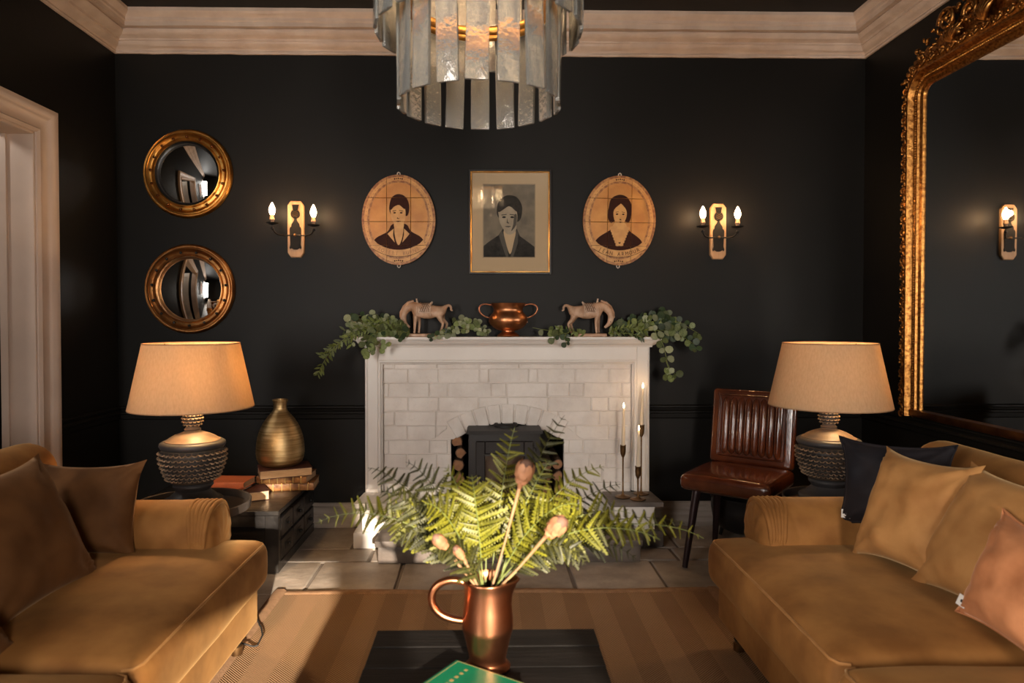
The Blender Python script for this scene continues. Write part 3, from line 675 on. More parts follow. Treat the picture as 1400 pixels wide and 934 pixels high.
WOMAN = [('D', smooth_poly([(-.66, -.60), (-.60, -.42), (-.30, -.25), (-.10, -.16), (.14, -.16), (.34, -.27), (.60, -.44), (.64, -.60), (.4, -.72), (0, -.78), (-.42, -.72)])),
         ('F', smooth_poly([(-.20, -.20), (-.09, -.02), (.12, -.02), (.22, -.20), (.10, -.42), (.0, -.50), (-.10, -.40)])),
         ('D', smooth_poly([(-.30, .28), (-.24, .48), (-.04, .58), (.18, .54), (.32, .36), (.32, .14), (.26, -.04), (.14, -.02), (-.12, -.02), (-.24, -.06), (-.33, .10)])),
         ('F', smooth_poly([(-.15, .24), (.0, .36), (.05, .37), (.18, .24), (.19, .08), (.10, -.08), (.02, -.13), (-.09, -.07), (-.16, .08)])),
         ('D', ell(-.07, .14, .036, .017, 10)), ('D', ell(.10, .14, .034, .017, 10)), ('D', [(-.11, .19), (-.03, .20), (-.03, .188), (-.11, .178)]), ('D', [(.06, .20), (.14, .185), (.14, .175), (.06, .188)]),
         ('D', [(.01, .04), (.0, .01), (.05, .005), (.05, .02)]), ('D', smooth_poly([(-.02, -.035), (.03, -.028), (.07, -.04), (.03, -.055)], 3))]
for k in range(7):
    for sg in (-1, 1): WOMAN.append(('P', ell(sg * (.21 - .028 * k) + (.02 if sg > 0 else 0), -.18 - .062 * k, .058, .040, 10)))

def oval_plaque(label, who, sitter, cx, cz, rot, group):
    A, B = .210, .2575; Y0 = WB - .028
    t = thing('tile_plaque', label, 'plaque', (cx, WB - .002, cz), 0, group); t.rotation_euler = (0, R(rot), 0)
    def to(mb): return mb
    n = 60; E = [(A * cos(2 * pi * i / n), B * sin(2 * pi * i / n)) for i in range(n)]
    bk = MB().prism([(x * .985, z * .985) for x, z in E], -.018, -.001); part('backboard', bk, 'tiledark', t, world=False)
    cols = [(-.2105, -.0685), (-.0665, .0680), (.0700, .2105)]; rowsz = [(-.262, -.1475), (-.1455, -.0115), (-.0095, .1245), (.1265, .262)]
    rr = random.Random(int(cx * 100))
    prints = {'D': MB(), 'P': MB(), 'F': MB(), 'B': MB(), 'O': MB(), 'S': MB()}
    def ring(m, a0, b0, a1, b1, y):
        for (x0, x1) in cols:
            for (z0, z1) in rowsz:
                for i in range(n):
                    u0, u1 = 2 * pi * i / n, 2 * pi * (i + 1) / n
                    q = [(a0 * cos(u0), b0 * sin(u0)), (a1 * cos(u0), b1 * sin(u0)), (a1 * cos(u1), b1 * sin(u1)), (a0 * cos(u1), b0 * sin(u1))]
                    q = clip_rect(q, x0, x1, z0, z1)
                    if q: flat(prints[m], q, y)
    for (x0, x1) in cols:
        for (z0, z1) in rowsz:
            q = clip_rect(E, x0, x1, z0, z1)
            if len(q) > 2: part('tile', MB().prism(q, -.026 + rr.uniform(-.0008, .0008), -.017, .0015), 'tile', t, smooth=0, world=False)
    YF = -.0285
    ring('B', A * .998, B * .998, A * .93, B * .945, YF); ring('P', A * .93, B * .945, A * .845, B * .872, YF); ring('B', A * .845, B * .872, A * .79, B * .826, YF)
    order = ['tilepale']
    ys = YF - .0004
    for li, (m, poly) in enumerate(sitter):
        P = [(x * A * 1.0, z * B * .98) for x, z in poly]; ys -= .00022
        for (x0, x1) in cols:
            for (z0, z1) in rowsz:
                q = clip_rect(P, x0, x1, z0, z1)
                if q: flat(prints[m], q, ys)
    # scroll banner with the name
    RC = .245; zc0 = .047
    def arc(r, a): return (r * sin(a), zc0 - r * cos(a))
    for sgn in (-1, 1):
        for (x0, x1) in cols:
            for (z0, z1) in rowsz:
                q = clip_rect([arc(RC - .026, sgn * .58), arc(RC + .012, sgn * .53), arc(RC + .012, sgn * .66), arc(RC - .030, sgn * .72)], x0, x1, z0, z1)
                if q: flat(prints['O'], q, ys - .0004)
    for i in range(24):
        a0, a1 = -.60 + 1.2 * i / 24, -.60 + 1.2 * (i + 1) / 24
        for (x0, x1) in cols:
            for (z0, z1) in rowsz:
                for (r0, r1, m, dy) in ((RC - .026, RC + .012, 'O', .0006), (RC + .012, RC + .0145, 'D', .0010), (RC - .0285, RC - .026, 'D', .0010)):
                    q = clip_rect([arc(r0, a0), arc(r1, a0), arc(r1, a1), arc(r0, a1)], x0, x1, z0, z1)
                    if q: flat(prints[m], q, ys - dy)
    N = len(who); sz = .031
    for i, ch in enumerate(who):
        if ch == ' ': continue
        a = (-.47 + .94 * i / (N - 1)); vs, fs = glyph(ch)
        pv = []
        for (x, y) in vs:
            r = RC + .006 - y * sz - .0 ; px = x * sz * .85
            a2 = a + px / RC; pv.append((r * sin(a2), ys - .0014, zc0 - r * cos(a2)))
        prints['S'].add(pv, fs)
    # small ornaments in the border bands
    for i in range(64):
        u = 2 * pi * i / 64
        if -2.35 < (u - 2 * pi if u > pi else u) < -.80: continue
        ka = rr.uniform(.875, .895); x, z = A * ka * cos(u), B * (ka + .02) * sin(u); ca, sa = -sin(u), cos(u); l = rr.uniform(.0018, .004); h = rr.uniform(.0018, .0042)
        flat(prints['B'], [(x - ca * l - sa * h * 0, z - sa * l), (x + ca * l, z + sa * l), (x + ca * l - sa * h, z + sa * l + ca * h), (x - ca * l - sa * h, z - sa * l + ca * h)], YF - .0006)
    for zz in (.235, -.232):
        for k in range(5): flat(prints['D'], ell((k - 2) * .011, zz - abs(k - 2) * .0015, .004, .0035 if k % 2 else .005, 8), YF - .0012)
    for m, nm, mt in (('B', 'painted_border', 'tileborder'), ('P', 'pale_glaze_print', 'tilepale'), ('D', 'dark_glaze_print', 'tiledark'), ('F', 'face_print', 'tilepale'), ('O', 'name_banner', 'tilepale'), ('S', 'banner_lettering', 'tileborder' if who[0] == 'R' else 'tiledark')):
        part(nm, prints[m], mt, t, smooth=0, world=False)
    for zz, s in ((B + .004, 1), (-B - .003, -1)):
        part('wall_hook', MB().tube([(-.009, -.012, zz - s * .008), (-.007, -.014, zz + s * .007), (0, -.014, zz + s * .012), (.007, -.014, zz + s * .007), (.009, -.012, zz - s * .008)], .0035, 6), 'screw', t, smooth=50, world=False)
    return t
p = at(545.8, 301.5, WB); oval_plaque('oval amber tile plaque of a dark coated man, left of the framed engraving', 'ROBERT BURNS', MAN, p.x, p.z, 0, 'oval tile plaques')
p = at(845.5, 302.5, WB); oval_plaque('oval amber tile plaque of a dark haired woman, right of the framed engraving', 'JEAN ARMOUR', WOMAN, p.x, p.z, 1, 'oval tile plaques')

# framed engraving
a, b = at(641, 232, WB - .02), at(753.5, 375, WB - .02); X0, X1, Z1, Z0 = a.x, b.x, a.z, b.z
t = thing('framed_engraving', 'grey engraved portrait in a cream mount and thin black and gold frame above the mantel', 'picture', ((X0 + X1) / 2, WB - .001, (Z0 + Z1) / 2))
def frame_ring(x0, x1, z0, z1, wd, y0, y1, c=.002):
    m = MB()
    for q in ((x0, x0 + wd, z0, z1), (x1 - wd, x1, z0, z1), (x0 + wd, x1 - wd, z1 - wd, z1), (x0 + wd, x1 - wd, z0, z0 + wd)): m.box(q[0], q[1], y0, y1, q[2], q[3], c)
    return m
part('frame', frame_ring(X0, X1, Z0, Z1, .010, WB - .026, WB - .001), 'black', t)
part('gilt_slip', frame_ring(X0 + .009, X1 - .009, Z0 + .009, Z1 - .009, .008, WB - .028, WB - .004, .003), 'gold', t)
part('mount', MB().box(X0 + .012, X1 - .012, WB - .014, WB - .004, Z0 + .012, Z1 - .012), 'mount', t)
a, b = at(661, 252, WB - .02), at(731, 351.5, WB - .02); x0, x1, z1, z0 = a.x, b.x, a.z, b.z; cx, cz, hw, hh = (x0 + x1) / 2, (z0 + z1) / 2, (x1 - x0) / 2, (z1 - z0) / 2
pr = part('print', MB().box(x0, x1, WB - .0150, WB - .013, z0, z1), 'printbg', t)
part('plate_mark', frame_ring(x0 - .004, x1 + .003, z0 - .003, z1 + .003, .0015, WB - .0146, WB - .013, 0), 'inkmid', t)
mbs = {'D': MB(), 'P': MB(), 'F': MB(), 'M': MB()}; ys = WB - .0155
eng = [('D', [(-1, -1), (1, -1), (1, -.72), (.70, -.56), (.42, -.42), (.30, -.22), (-.24, -.22), (-.42, -.40), (-.80, -.58), (-1, -.70)])] + \
      [('M', [(-.40, -.40), (-.28, -.26), (-.14, -.5), (-.02, -1), (-.12, -1), (-.30, -.62)]), ('M', [(.36, -.34), (.28, -.24), (.22, -.5), (.06, -1), (.16, -1), (.34, -.62)]),
       ('P', smooth_poly([(-.20, -.24), (.24, -.24), (.18, -.60), (.04, -.92), (-.12, -.62)])), ('F', smooth_poly([(-.20, -.10), (.26, -.10), (.24, -.30), (.02, -.38), (-.18, -.30)])),
       ('D', smooth_poly([(-.48, .30), (-.40, .54), (-.10, .70), (.28, .66), (.50, .42), (.48, .12), (.36, -.02), (.20, .0), (-.24, .02), (-.44, .12)])),
       ('F', smooth_poly([(-.40, .32), (-.10, .40), (.20, .36), (.32, .18), (.28, -.10), (.08, -.30), (-.16, -.27), (-.34, -.08), (-.40, .12)])),
       ('D', smooth_poly([(-.42, .30), (-.24, .50), (.14, .52), (.36, .30), (.28, .26), (.02, .40), (-.20, .32), (-.38, .24)])),
       ('D', ell(-.20, .10, .075, .028, 12)), ('D', ell(.12, .10, .075, .028, 12)), ('M', [(-.30, .17), (-.10, .19), (-.10, .165), (-.30, .145)]), ('M', [(.02, .19), (.24, .17), (.24, .145), (.02, .165)]),
       ('M', [(-.07, .08), (-.10, -.06), (.0, -.08), (-.02, -.04), (-.05, -.03)]), ('M', smooth_poly([(-.16, -.155), (-.04, -.14), (.08, -.155), (-.04, -.18)], 3)), ('M', smooth_poly([(.20, .16), (.30, .16), (.27, -.12), (.08, -.29), (.16, -.1)], 3))]
for m, P in eng:
    q = clip_rect([(cx + x * hw, cz + z * hh) for x, z in P], x0, x1, z0, z1); ys -= .0001
    if q: flat(mbs[m], q, ys)
for m, nm, mt in (('D', 'dark_ink_print', 'ink'), ('P', 'pale_print', 'mount'), ('F', 'face_print', 'inklight'), ('M', 'mid_tone_print', 'inkmid')): part(nm, mbs[m], mt, pr, smooth=0)
part('glazing', MB().box(X0 + .012, X1 - .012, WB - .022, WB - .020, Z0 + .012, Z1 - .012), 'pane', t)

# round convex mirrors
def convex_mirror(label, cx, cz, ro, ringm, nball, inner, dr):
    t = thing('convex_mirror', label, 'mirror', (cx, WB - .001, cz), 0, 'round convex mirrors')
    M = basis((1, 0, 0), (0, 0, 1), (0, -1, 0))
    fr = [(ro * .94, 0), (ro, .006), (ro * 1.0, .018), (ro * .975, .028), (ro * .955, .024), (ro * .935, .024), (ro * .92, .034), (ro * .895, .036), (ro * .87, .026), (ro * .82, .019), (ro * .77, .022), (ro * .745, .034), (ro * .725, .036), (ro * .715, .030), (ro * .715, .004)]
    part('frame', MB().lathe(fr, 64, M=M), ringm, t, world=False)
    part('inner_ring', MB().lathe([(ro * .72, .004), (ro * .72, .030), (ro * (.72 + inner) / 2, .024), (ro * (inner + .02), .030), (ro * inner, .026), (ro * (inner - .012), .004)], 64, M=M), 'black', t, world=False)
    Rg = ro * inner; RS = dr
    pr_ = [(Rg * i / 20, .012 + (sqrt(RS * RS - (Rg * i / 20) ** 2) - sqrt(RS * RS - Rg * Rg))) for i in range(20, -1, -1)]
    pr_[-1] = (0, pr_[-1][1])
    part('convex_glass', MB().lathe(pr_, 64, M=M), 'glassy', t, world=False, smooth=80)
    for i in range(nball):
        u = 2 * pi * (i + .25) / nball; part('ball_stud', MB().ball((ro * .82 * cos(u), -.028, ro * .82 * sin(u)), .0082, 10, 6), 'giltdark' if ringm == 'gold' else 'black', t, world=False, smooth=80)
p = at(255.5, 237, WB - .03); convex_mirror('upper round convex mirror with bright gilt frame and black inner ring', p.x, p.z, .2525, 'gold', 17, .67, .62)
p = at(258, 395, WB - .03); convex_mirror('lower round convex mirror with darker coppery frame and wide glass', p.x, p.z, .2560, 'gold2', 15, .725, .62)

# twin candle wall sconces
def sconce(label, bp_, b1, b2):
    P = at(bp_[0], bp_[1], WB); cx, cz = P.x, P.z
    t = thing('wall_sconce', label, 'wall light', (cx, WB - .001, cz), 0, 'candle wall sconces')
    w_, h_ = .046, .161; c = .018
    o = [(-w_ + c, -h_), (w_ - c, -h_), (w_, -h_ + c * 1.4), (w_, h_ - c * 1.4), (w_ - c, h_), (-w_ + c, h_), (-w_, h_ - c * 1.4), (-w_, -h_ + c * 1.4)]
    part('backboard', MB().prism(o, -.020, -.0, .004), 'oak', t, world=False)
    pl = MB()
    body = [(-.030, -.115), (-.024, -.108), (-.010, -.117), (.010, -.117), (.024, -.108), (.030, -.115), (.034, -.105), (.029, -.09), (.033, 0), (.029, .012), (.024, .012), (.022, .028), (.008, .048), (.006, .060), (-.006, .060), (-.008, .048), (-.022, .028), (-.024, .012), (-.029, .012), (-.033, 0), (-.029, -.09), (-.034, -.105)]
    pl.prism(body, -.026, -.020, .001); pl.prism(ell(0, .085, .026, .026, 20), -.030, -.020, .002)
    for k in range(5):
        u = (k - 2) * .22; pl.prism([(sin(u) * .02 - .0035, .104), (sin(u) * .02 + .0035, .104), (sin(u) * .034 + .0045, .138), (sin(u) * .034 - .0045, .138)], -.027, -.020)
    for u in (.785, -.785):
        pass
    part('thistle_plate', pl, 'plate', t, world=False)
    gr = MB()
    for i in range(-1, 2):
        gr.tube([(-.018, -.031, .085 + i * .011 - .010), (.018, -.031, .085 + i * .011 + .010)], .0015, 5); gr.tube([(-.018, -.031, .085 + i * .011 + .010), (.018, -.031, .085 + i * .011 - .010)], .0015, 5)
    part('thistle_lattice', gr, 'bronze', t, world=False)
    part('boss', MB().ball((0, -.032, -.035), .009), 'bronze', t, world=False, smooth=60)
    for bpx in (b1, b2):
        q = at(bpx[0], bpx[1], WB - .10); x, z = q.x - cx, q.z - cz     # flame-tip top pixel
        zb = z - .118
        sgn = 1 if x > 0 else -1
        arm = part('arm', MB().tube(bez((0, -.030, -.035), (x * .5, -.05, -.040), (x * .95, -.09, -.055), (x, -.10, zb - .018), 12), .0042, 6).ball((x, -.10, zb - .024), .009), 'black', t, world=False, smooth=60)
        part('drip_pan', MB().lathe([(0.004, -.006), (.012, -.004), (.033, .002), (.035, .006), (.030, .006), (.010, .002), (0, .002)], 24, (x, -.10, zb)), 'black', arm, world=False, smooth=50)
        part('candle_tube', MB().lathe([(.0095, 0), (.010, .018), (.0145, .024), (.0115, .034), (.010, .052), (0, .053)], 16, (x, -.10, zb)), 'bulbbase', arm, world=False, smooth=50)
        prf = [(.0095, .0), (.0125, .008), (.0172, .022), (.0172, .032), (.0125, .048), (.0065, .062), (.002, .070), (0, .071)]
        part('bulb', MB().lathe([(0, 0)] + prf, 16, (x, -.10, zb + .048)), 'bulb', arm, world=False, smooth=80)
        light('sconce_bulb', 'POINT', (cx + x, WB - .125, cz + zb + .08), 1.7, (1, .52, .21), shadow_soft_size=.018)
sconce('candle wall sconce with pale octagonal board, left of the oval tile plaques', (405.5, 314), (372, 277), (428.5, 280))
sconce('candle wall sconce with pale octagonal board, above the brown leather chair', (980.5, 317), (961, 282), (1008.5, 282.5))

# ------------------------------------------------------------------ great gilt mirror on the right wall
MX = WR - .002; YO, ZO0, ZO1 = 3.552, .706, 2.50; YN = 1.95; FW = .143
gm = thing('gilt_wall_mirror', 'huge ornate gilt framed mirror on the right wall behind the right sofa', 'mirror', (MX, 2.75, ZO0))
def mirror_path(inset, n=10, r0=.19):
    r = max(.02, r0 - inset); a, b, z = YO - inset, YN + inset, ZO1 - inset; P = [(a, ZO0 + .0), (a, 1.2), (a, z - r)]
    for i in range(1, n + 1): u = pi / 2 * i / n; P.append((a - r + r * cos(u), z - r + r * sin(u)))
    m = 14
    for i in range(1, m): P.append((a - r + (b + r - a + r) * i / m, z))
    for i in range(0, n + 1): u = pi / 2 + pi / 2 * i / n; P.append((b + r + r * cos(u), z - r + r * sin(u)))
    P += [(b, 1.2), (b, ZO0)]
    return P
prf = [(0, 0), (0, .022), (.006, .034), (.020, .040), (.036, .036), (.050, .028), (.056, .040), (.062, .052), (.070, .053), (.076, .042), (.080, .026), (.088, .022), (.104, .022), (.110, .030), (.116, .030), (.120, .020), (.130, .018), (.138, .016), (.143, .006), (.143, 0)]
def sweep(pr_):
    rows_ = [mirror_path(u) for u, d in pr_]; mb = MB(); n = len(rows_[0]); k = len(pr_)
    vs = [(MX - pr_[j][1], rows_[j][i][0], rows_[j][i][1]) for i in range(n) for j in range(k)]
    return mb.add(vs, [(i * k + j, i * k + j + 1, (i + 1) * k + j + 1, (i + 1) * k + j) for i in range(n - 1) for j in range(k - 1)])
part('frame', sweep(prf), 'gilt', gm, smooth=30)
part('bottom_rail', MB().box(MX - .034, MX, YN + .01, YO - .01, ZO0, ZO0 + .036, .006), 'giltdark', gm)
inner = mirror_path(.136); gp = [(y_, max(z_, ZO0 + .03)) for y_, z_ in inner]
m = MB(); m.add([(MX - .006, y_, z_) for y_, z_ in gp], [tuple(range(len(gp)))]); part('glass', m, 'glassy', gm, smooth=0)
def resample(P, step):
    out = []; acc = 0; prev = P[0]; nxt = 0.0
    for q in P[1:]:
        d = sqrt((q[0] - prev[0]) ** 2 + (q[1] - prev[1]) ** 2)
        while nxt <= acc + d and d > 0:
            t_ = (nxt - acc) / d; out.append((prev[0] + (q[0] - prev[0]) * t_, prev[1] + (q[1] - prev[1]) * t_, atan2(q[1] - prev[1], q[0] - prev[0]))); nxt += step
        acc += d; prev = q
    return out
bd = MB()
for (y_, z_, a_) in resample(mirror_path(.096), .0125):
    if y_ > 2.2: bd.ball((MX - .026, y_, z_), .0058, 6, 4, (1, 1, .8))
o = part('bead_moulding', bd, 'gold', gm, smooth=60, kind='stuff')
cv = MB(); rng = random.Random(8)
for k, (y_, z_, a_) in enumerate(resample(mirror_path(.024), .036)):
    if y_ < 2.2: continue
    ta = Vector((0, cos(a_), sin(a_))); nn = Vector((0, -sin(a_), cos(a_))) * (1 if k % 2 else -1); c = Vector((MX - .040, y_, z_))
    pts = []
    for i in range(9):
        th = i / 8 * 4.6; rr = .022 * (1 - i / 11); pts.append(c + ta * (rr * cos(th)) + nn * (rr * sin(th) * .9) + Vector((-.004 * sin(i), 0, 0)))
    cv.tube(pts, [.0066 - .0004 * i for i in range(9)], 6)
    cv.ball(c + ta * .020 - nn * .013 + Vector((-.003, 0, 0)), .0075, 6, 4)
part('carved_strip', cv, 'gilt', gm, smooth=60, kind='stuff')
# crest: acanthus scrolls, shell lobes and berries, rising toward the middle
cr = MB(); YC = 2.75
def hc(y_):
    d = abs(y_ - YC); return .03 + .30 * max(0, 1 - d / .80) ** .85
plate = [(y_, ZO1 - .05 + 0) for y_ in (3.50, 2.0)]
top = [(2.0 + 1.50 * i / 40, ZO1 - .02 + hc(2.0 + 1.5 * i / 40) * .62 * (.9 + .12 * sin(i * 1.9))) for i in range(41)]
pl = [(3.50, ZO1 - .06), (2.0, ZO1 - .06)] + top
vs = [(MX - .012, y_, z_) for y_, z_ in pl] + [(MX, y_, z_) for y_, z_ in pl]; n = len(pl)
cr.add(vs, [tuple(range(n))] + [(i, (i + 1) % n, n + (i + 1) % n, n + i) for i in range(n)])
def scroll(cy, cz, r, turns, start, dirn, thick, X=.035):
    pts = []; N_ = 20
    for i in range(N_ + 1):
        t_ = i / N_; rr = r * (1 - t_ * .82); a_ = start + dirn * turns * 2 * pi * t_; pts.append((MX - X - .012 * t_, cy + rr * cos(a_), cz + rr * sin(a_)))
    cr.tube(pts, [thick * (1 - .5 * i / N_) for i in range(N_ + 1)], 7); cr.ball(pts[-1], thick * 1.05, 8, 5)
def lobe(y0, z0, a_, l, wd, X=.03):
    pts = [(MX - X - .016 * sin(pi * i / 6), y0 + cos(a_) * l * i / 6, z0 + sin(a_) * l * i / 6) for i in range(7)]
    cr.tube(pts, [wd * (.45, .75, 1, 1.05, .95, .7, .35)[i] for i in range(7)], 7)
for sg in (1, -1):
    Y = lambda d: YC + sg * d
    s_ = 1
    for d, h_, r in ((.46, .10, .062), (.31, .20, .080), (.30, .075, .050), (.15, .14, .065)):
        scroll(Y(d), ZO1 + h_, r, 1.35, (0 if sg > 0 else pi), sg, .013); scroll(Y(d - .02), ZO1 + h_ + .01, r * .7, 1.1, (pi if sg > 0 else 0), -sg, .009, .028)
    for k in range(6): lobe(Y(.43 - .0 * k), ZO1 - .012, (pi / 2 + sg * (-.75 + .30 * k)), .085 + .01 * (k % 2), .010)
    for k in range(6): lobe(Y(.22), ZO1 + .0, (pi / 2 + sg * (-.8 + .3 * k)), .095, .011)
    for k in range(24):
        d = .78 - .40 * k / 24; zz = ZO1 - .035 + hc(Y(d)) * rng.uniform(.15, .85) - (.06 * max(0, (d - .66) / .12))
        a_ = rng.uniform(0, 2 * pi); lobe(Y(d), zz, a_, rng.uniform(.022, .042), rng.uniform(.005, .0085), .03)
        cr.ball((MX - .045, Y(d + rng.uniform(-.012, .012)), zz + rng.uniform(-.012, .02)), rng.uniform(.006, .010), 7, 5)
    for k in range(40):
        d = rng.uniform(.0, .40); cr.ball((MX - rng.uniform(.03, .05), Y(d), ZO1 + hc(Y(d)) * rng.uniform(-.05, .9)), rng.uniform(.006, .012), 7, 5)
part('crest', cr, 'gilt', gm, 'carved gilt crest of scrolls, lobes and berries', smooth=60)

# ------------------------------------------------------------------ chandelier
q = at(655, 147, 2.0); CHX, CHY, CHB = q.x, 2.0, q.z
ch = thing('chandelier', 'tiered chandelier of hanging textured glass slabs on brass hoops', 'ceiling light', (CHX, CHY, CZ))
def glass_panel(wd, h, th):
    bm = bmesh.new(); bmesh.ops.create_cube(bm, size=1)
    for v in bm.verts: v.co = Vector((v.co.x * wd, v.co.y * th, v.co.z * h))
    bmesh.ops.bevel(bm, geom=bm.edges[:], offset=.0028, segments=2, affect='EDGES', profile=.6)
    me = bpy.data.meshes.new('glass_panel'); bm.to_mesh(me); bm.free(); me.shade_smooth(); me.set_sharp_from_angle(angle=R(50)); me.materials.append(MT['ice']); return me
gpa, gpb = glass_panel(.060, .30, .011), glass_panel(.070, .30, .011)
for (me, n, r, zb, ph) in ((gpa, 18, .231, CHB, .0), (gpb, 20, .292, CHB + .205, .08)):
    for i in range(n):
        u = 2 * pi * (i + ph * 4 + .5) / n
        link('glass_panel', me, parent=ch, loc=(r * cos(u), r * sin(u), zb + .15 - CZ), rot=(R((i * 37 % 5 - 2) * .5), R((i * 53 % 5 - 2) * .6), u + pi / 2 + R((i * 29 % 7 - 3) * 1.2)))
for (r, z) in ((.205, CHB + .285), (.270, CHB + .49), (.195, CHB + .30)):
    part('hoop', MB().tube([(CHX + r * cos(2 * pi * i / 48), CHY + r * sin(2 * pi * i / 48), z) for i in range(48)], .009, 8, closed=True, flat=1.6), 'gold', ch, smooth=60)
ar = MB()
for i in range(3):
    u = pi * i / 3; ar.tube([(CHX - .27 * cos(u), CHY - .27 * sin(u), CHB + .49), (CHX + .27 * cos(u), CHY + .27 * sin(u), CHB + .49)], .006, 6)
ar.tube([(CHX, CHY, CHB + .30), (CHX, CHY, CZ)], .010, 8); part('stem', ar, 'gold', ch, smooth=50)
part('ceiling_rose', MB().lathe([(0, -.03), (.05, -.028), (.06, -.004), (.06, 0)], 24, (CHX, CHY, CZ)), 'gold', ch, smooth=50)
for i in range(4):
    u = 2 * pi * i / 4 + .4; x, y = CHX + .11 * cos(u), CHY + .11 * sin(u)
    part('bulb', MB().lathe([(0, .40), (.011, .40), (.018, .425), (.018, .44), (.010, .47), (0, .48)], 14, (x, y, CHB)), 'bulb', ch, smooth=80)
light('chandelier_bulbs', 'POINT', (CHX, CHY, CHB + .42), 1.6, (1, .66, .38), shadow_soft_size=.12)
# ------------------------------------------------------------------ rug and cable
RX0, RX1, RY0, RY1 = -.95, 1.02, -.6, 3.02
rug = thing('jute_rug', 'large brown herringbone jute rug between the two sofas', 'rug', (.03, 1.2, 0))
mb = MB(); nu, nv = 40, 60
bw = .062
def rz_(x, y): return .011 + .0012 * nz((x, y, 0), 3) + (.0035 * max(0, 1 - abs(y - RY1) / .12) * (.5 + .5 * sin(x * 9)))
mb.grid(lambda u, v: (RX0 + bw + (RX1 - RX0 - 2 * bw) * u, RY0 + bw + (RY1 - RY0 - 2 * bw) * v, rz_(RX0 + (RX1 - RX0) * u, RY0 + (RY1 - RY0) * v)), nu, nv)
part('woven_field', mb, 'jute', rug, smooth=60)
mb = MB()
for (a0, b0, a1, b1) in ((RX0, RY0, RX0 + bw, RY1), (RX1 - bw, RY0, RX1, RY1)):
    mb.grid(lambda u, v: (a0 + (a1 - a0) * u, b0 + (b1 - b0) * v, .014 * (1 if 0 < u < 1 else .15) + .0), 4, 40)
for (a0, b0, a1, b1) in ((RX0 + bw, RY1 - bw, RX1 - bw, RY1), (RX0 + bw, RY0, RX1 - bw, RY0 + bw)):
    mb.grid(lambda u, v: (a0 + (a1 - a0) * u, b0 + (b1 - b0) * v, (.014 + .003 * sin((a0 + (a1 - a0) * u) * 9)) * (1 if 0 < v < 1 else .15)), 40, 4)
part('border_tape', mb, 'jute_band', rug, smooth=60)
P = [atz(*q, .02) for q in ((292, 872), (318, 880), (338, 884), (352, 884), (359, 872), (357, 858), (350, 846), (343, 838))]
P2 = []
for i in range(len(P) - 1): P2 += [P[i].lerp(P[i + 1], t / 4) for t in range(4)]
P2.append(P[-1]); P2 = [Vector((p.x, p.y, .019 + .01 * abs(sin(i * .3)))) for i, p in enumerate(P2)]
single('electric_cable', MB().tube(P2, .0032, 6), 'cable', 'thin black cable curling on the rug beside the left sofa', 'cable', tuple(P2[10]), smooth=60)

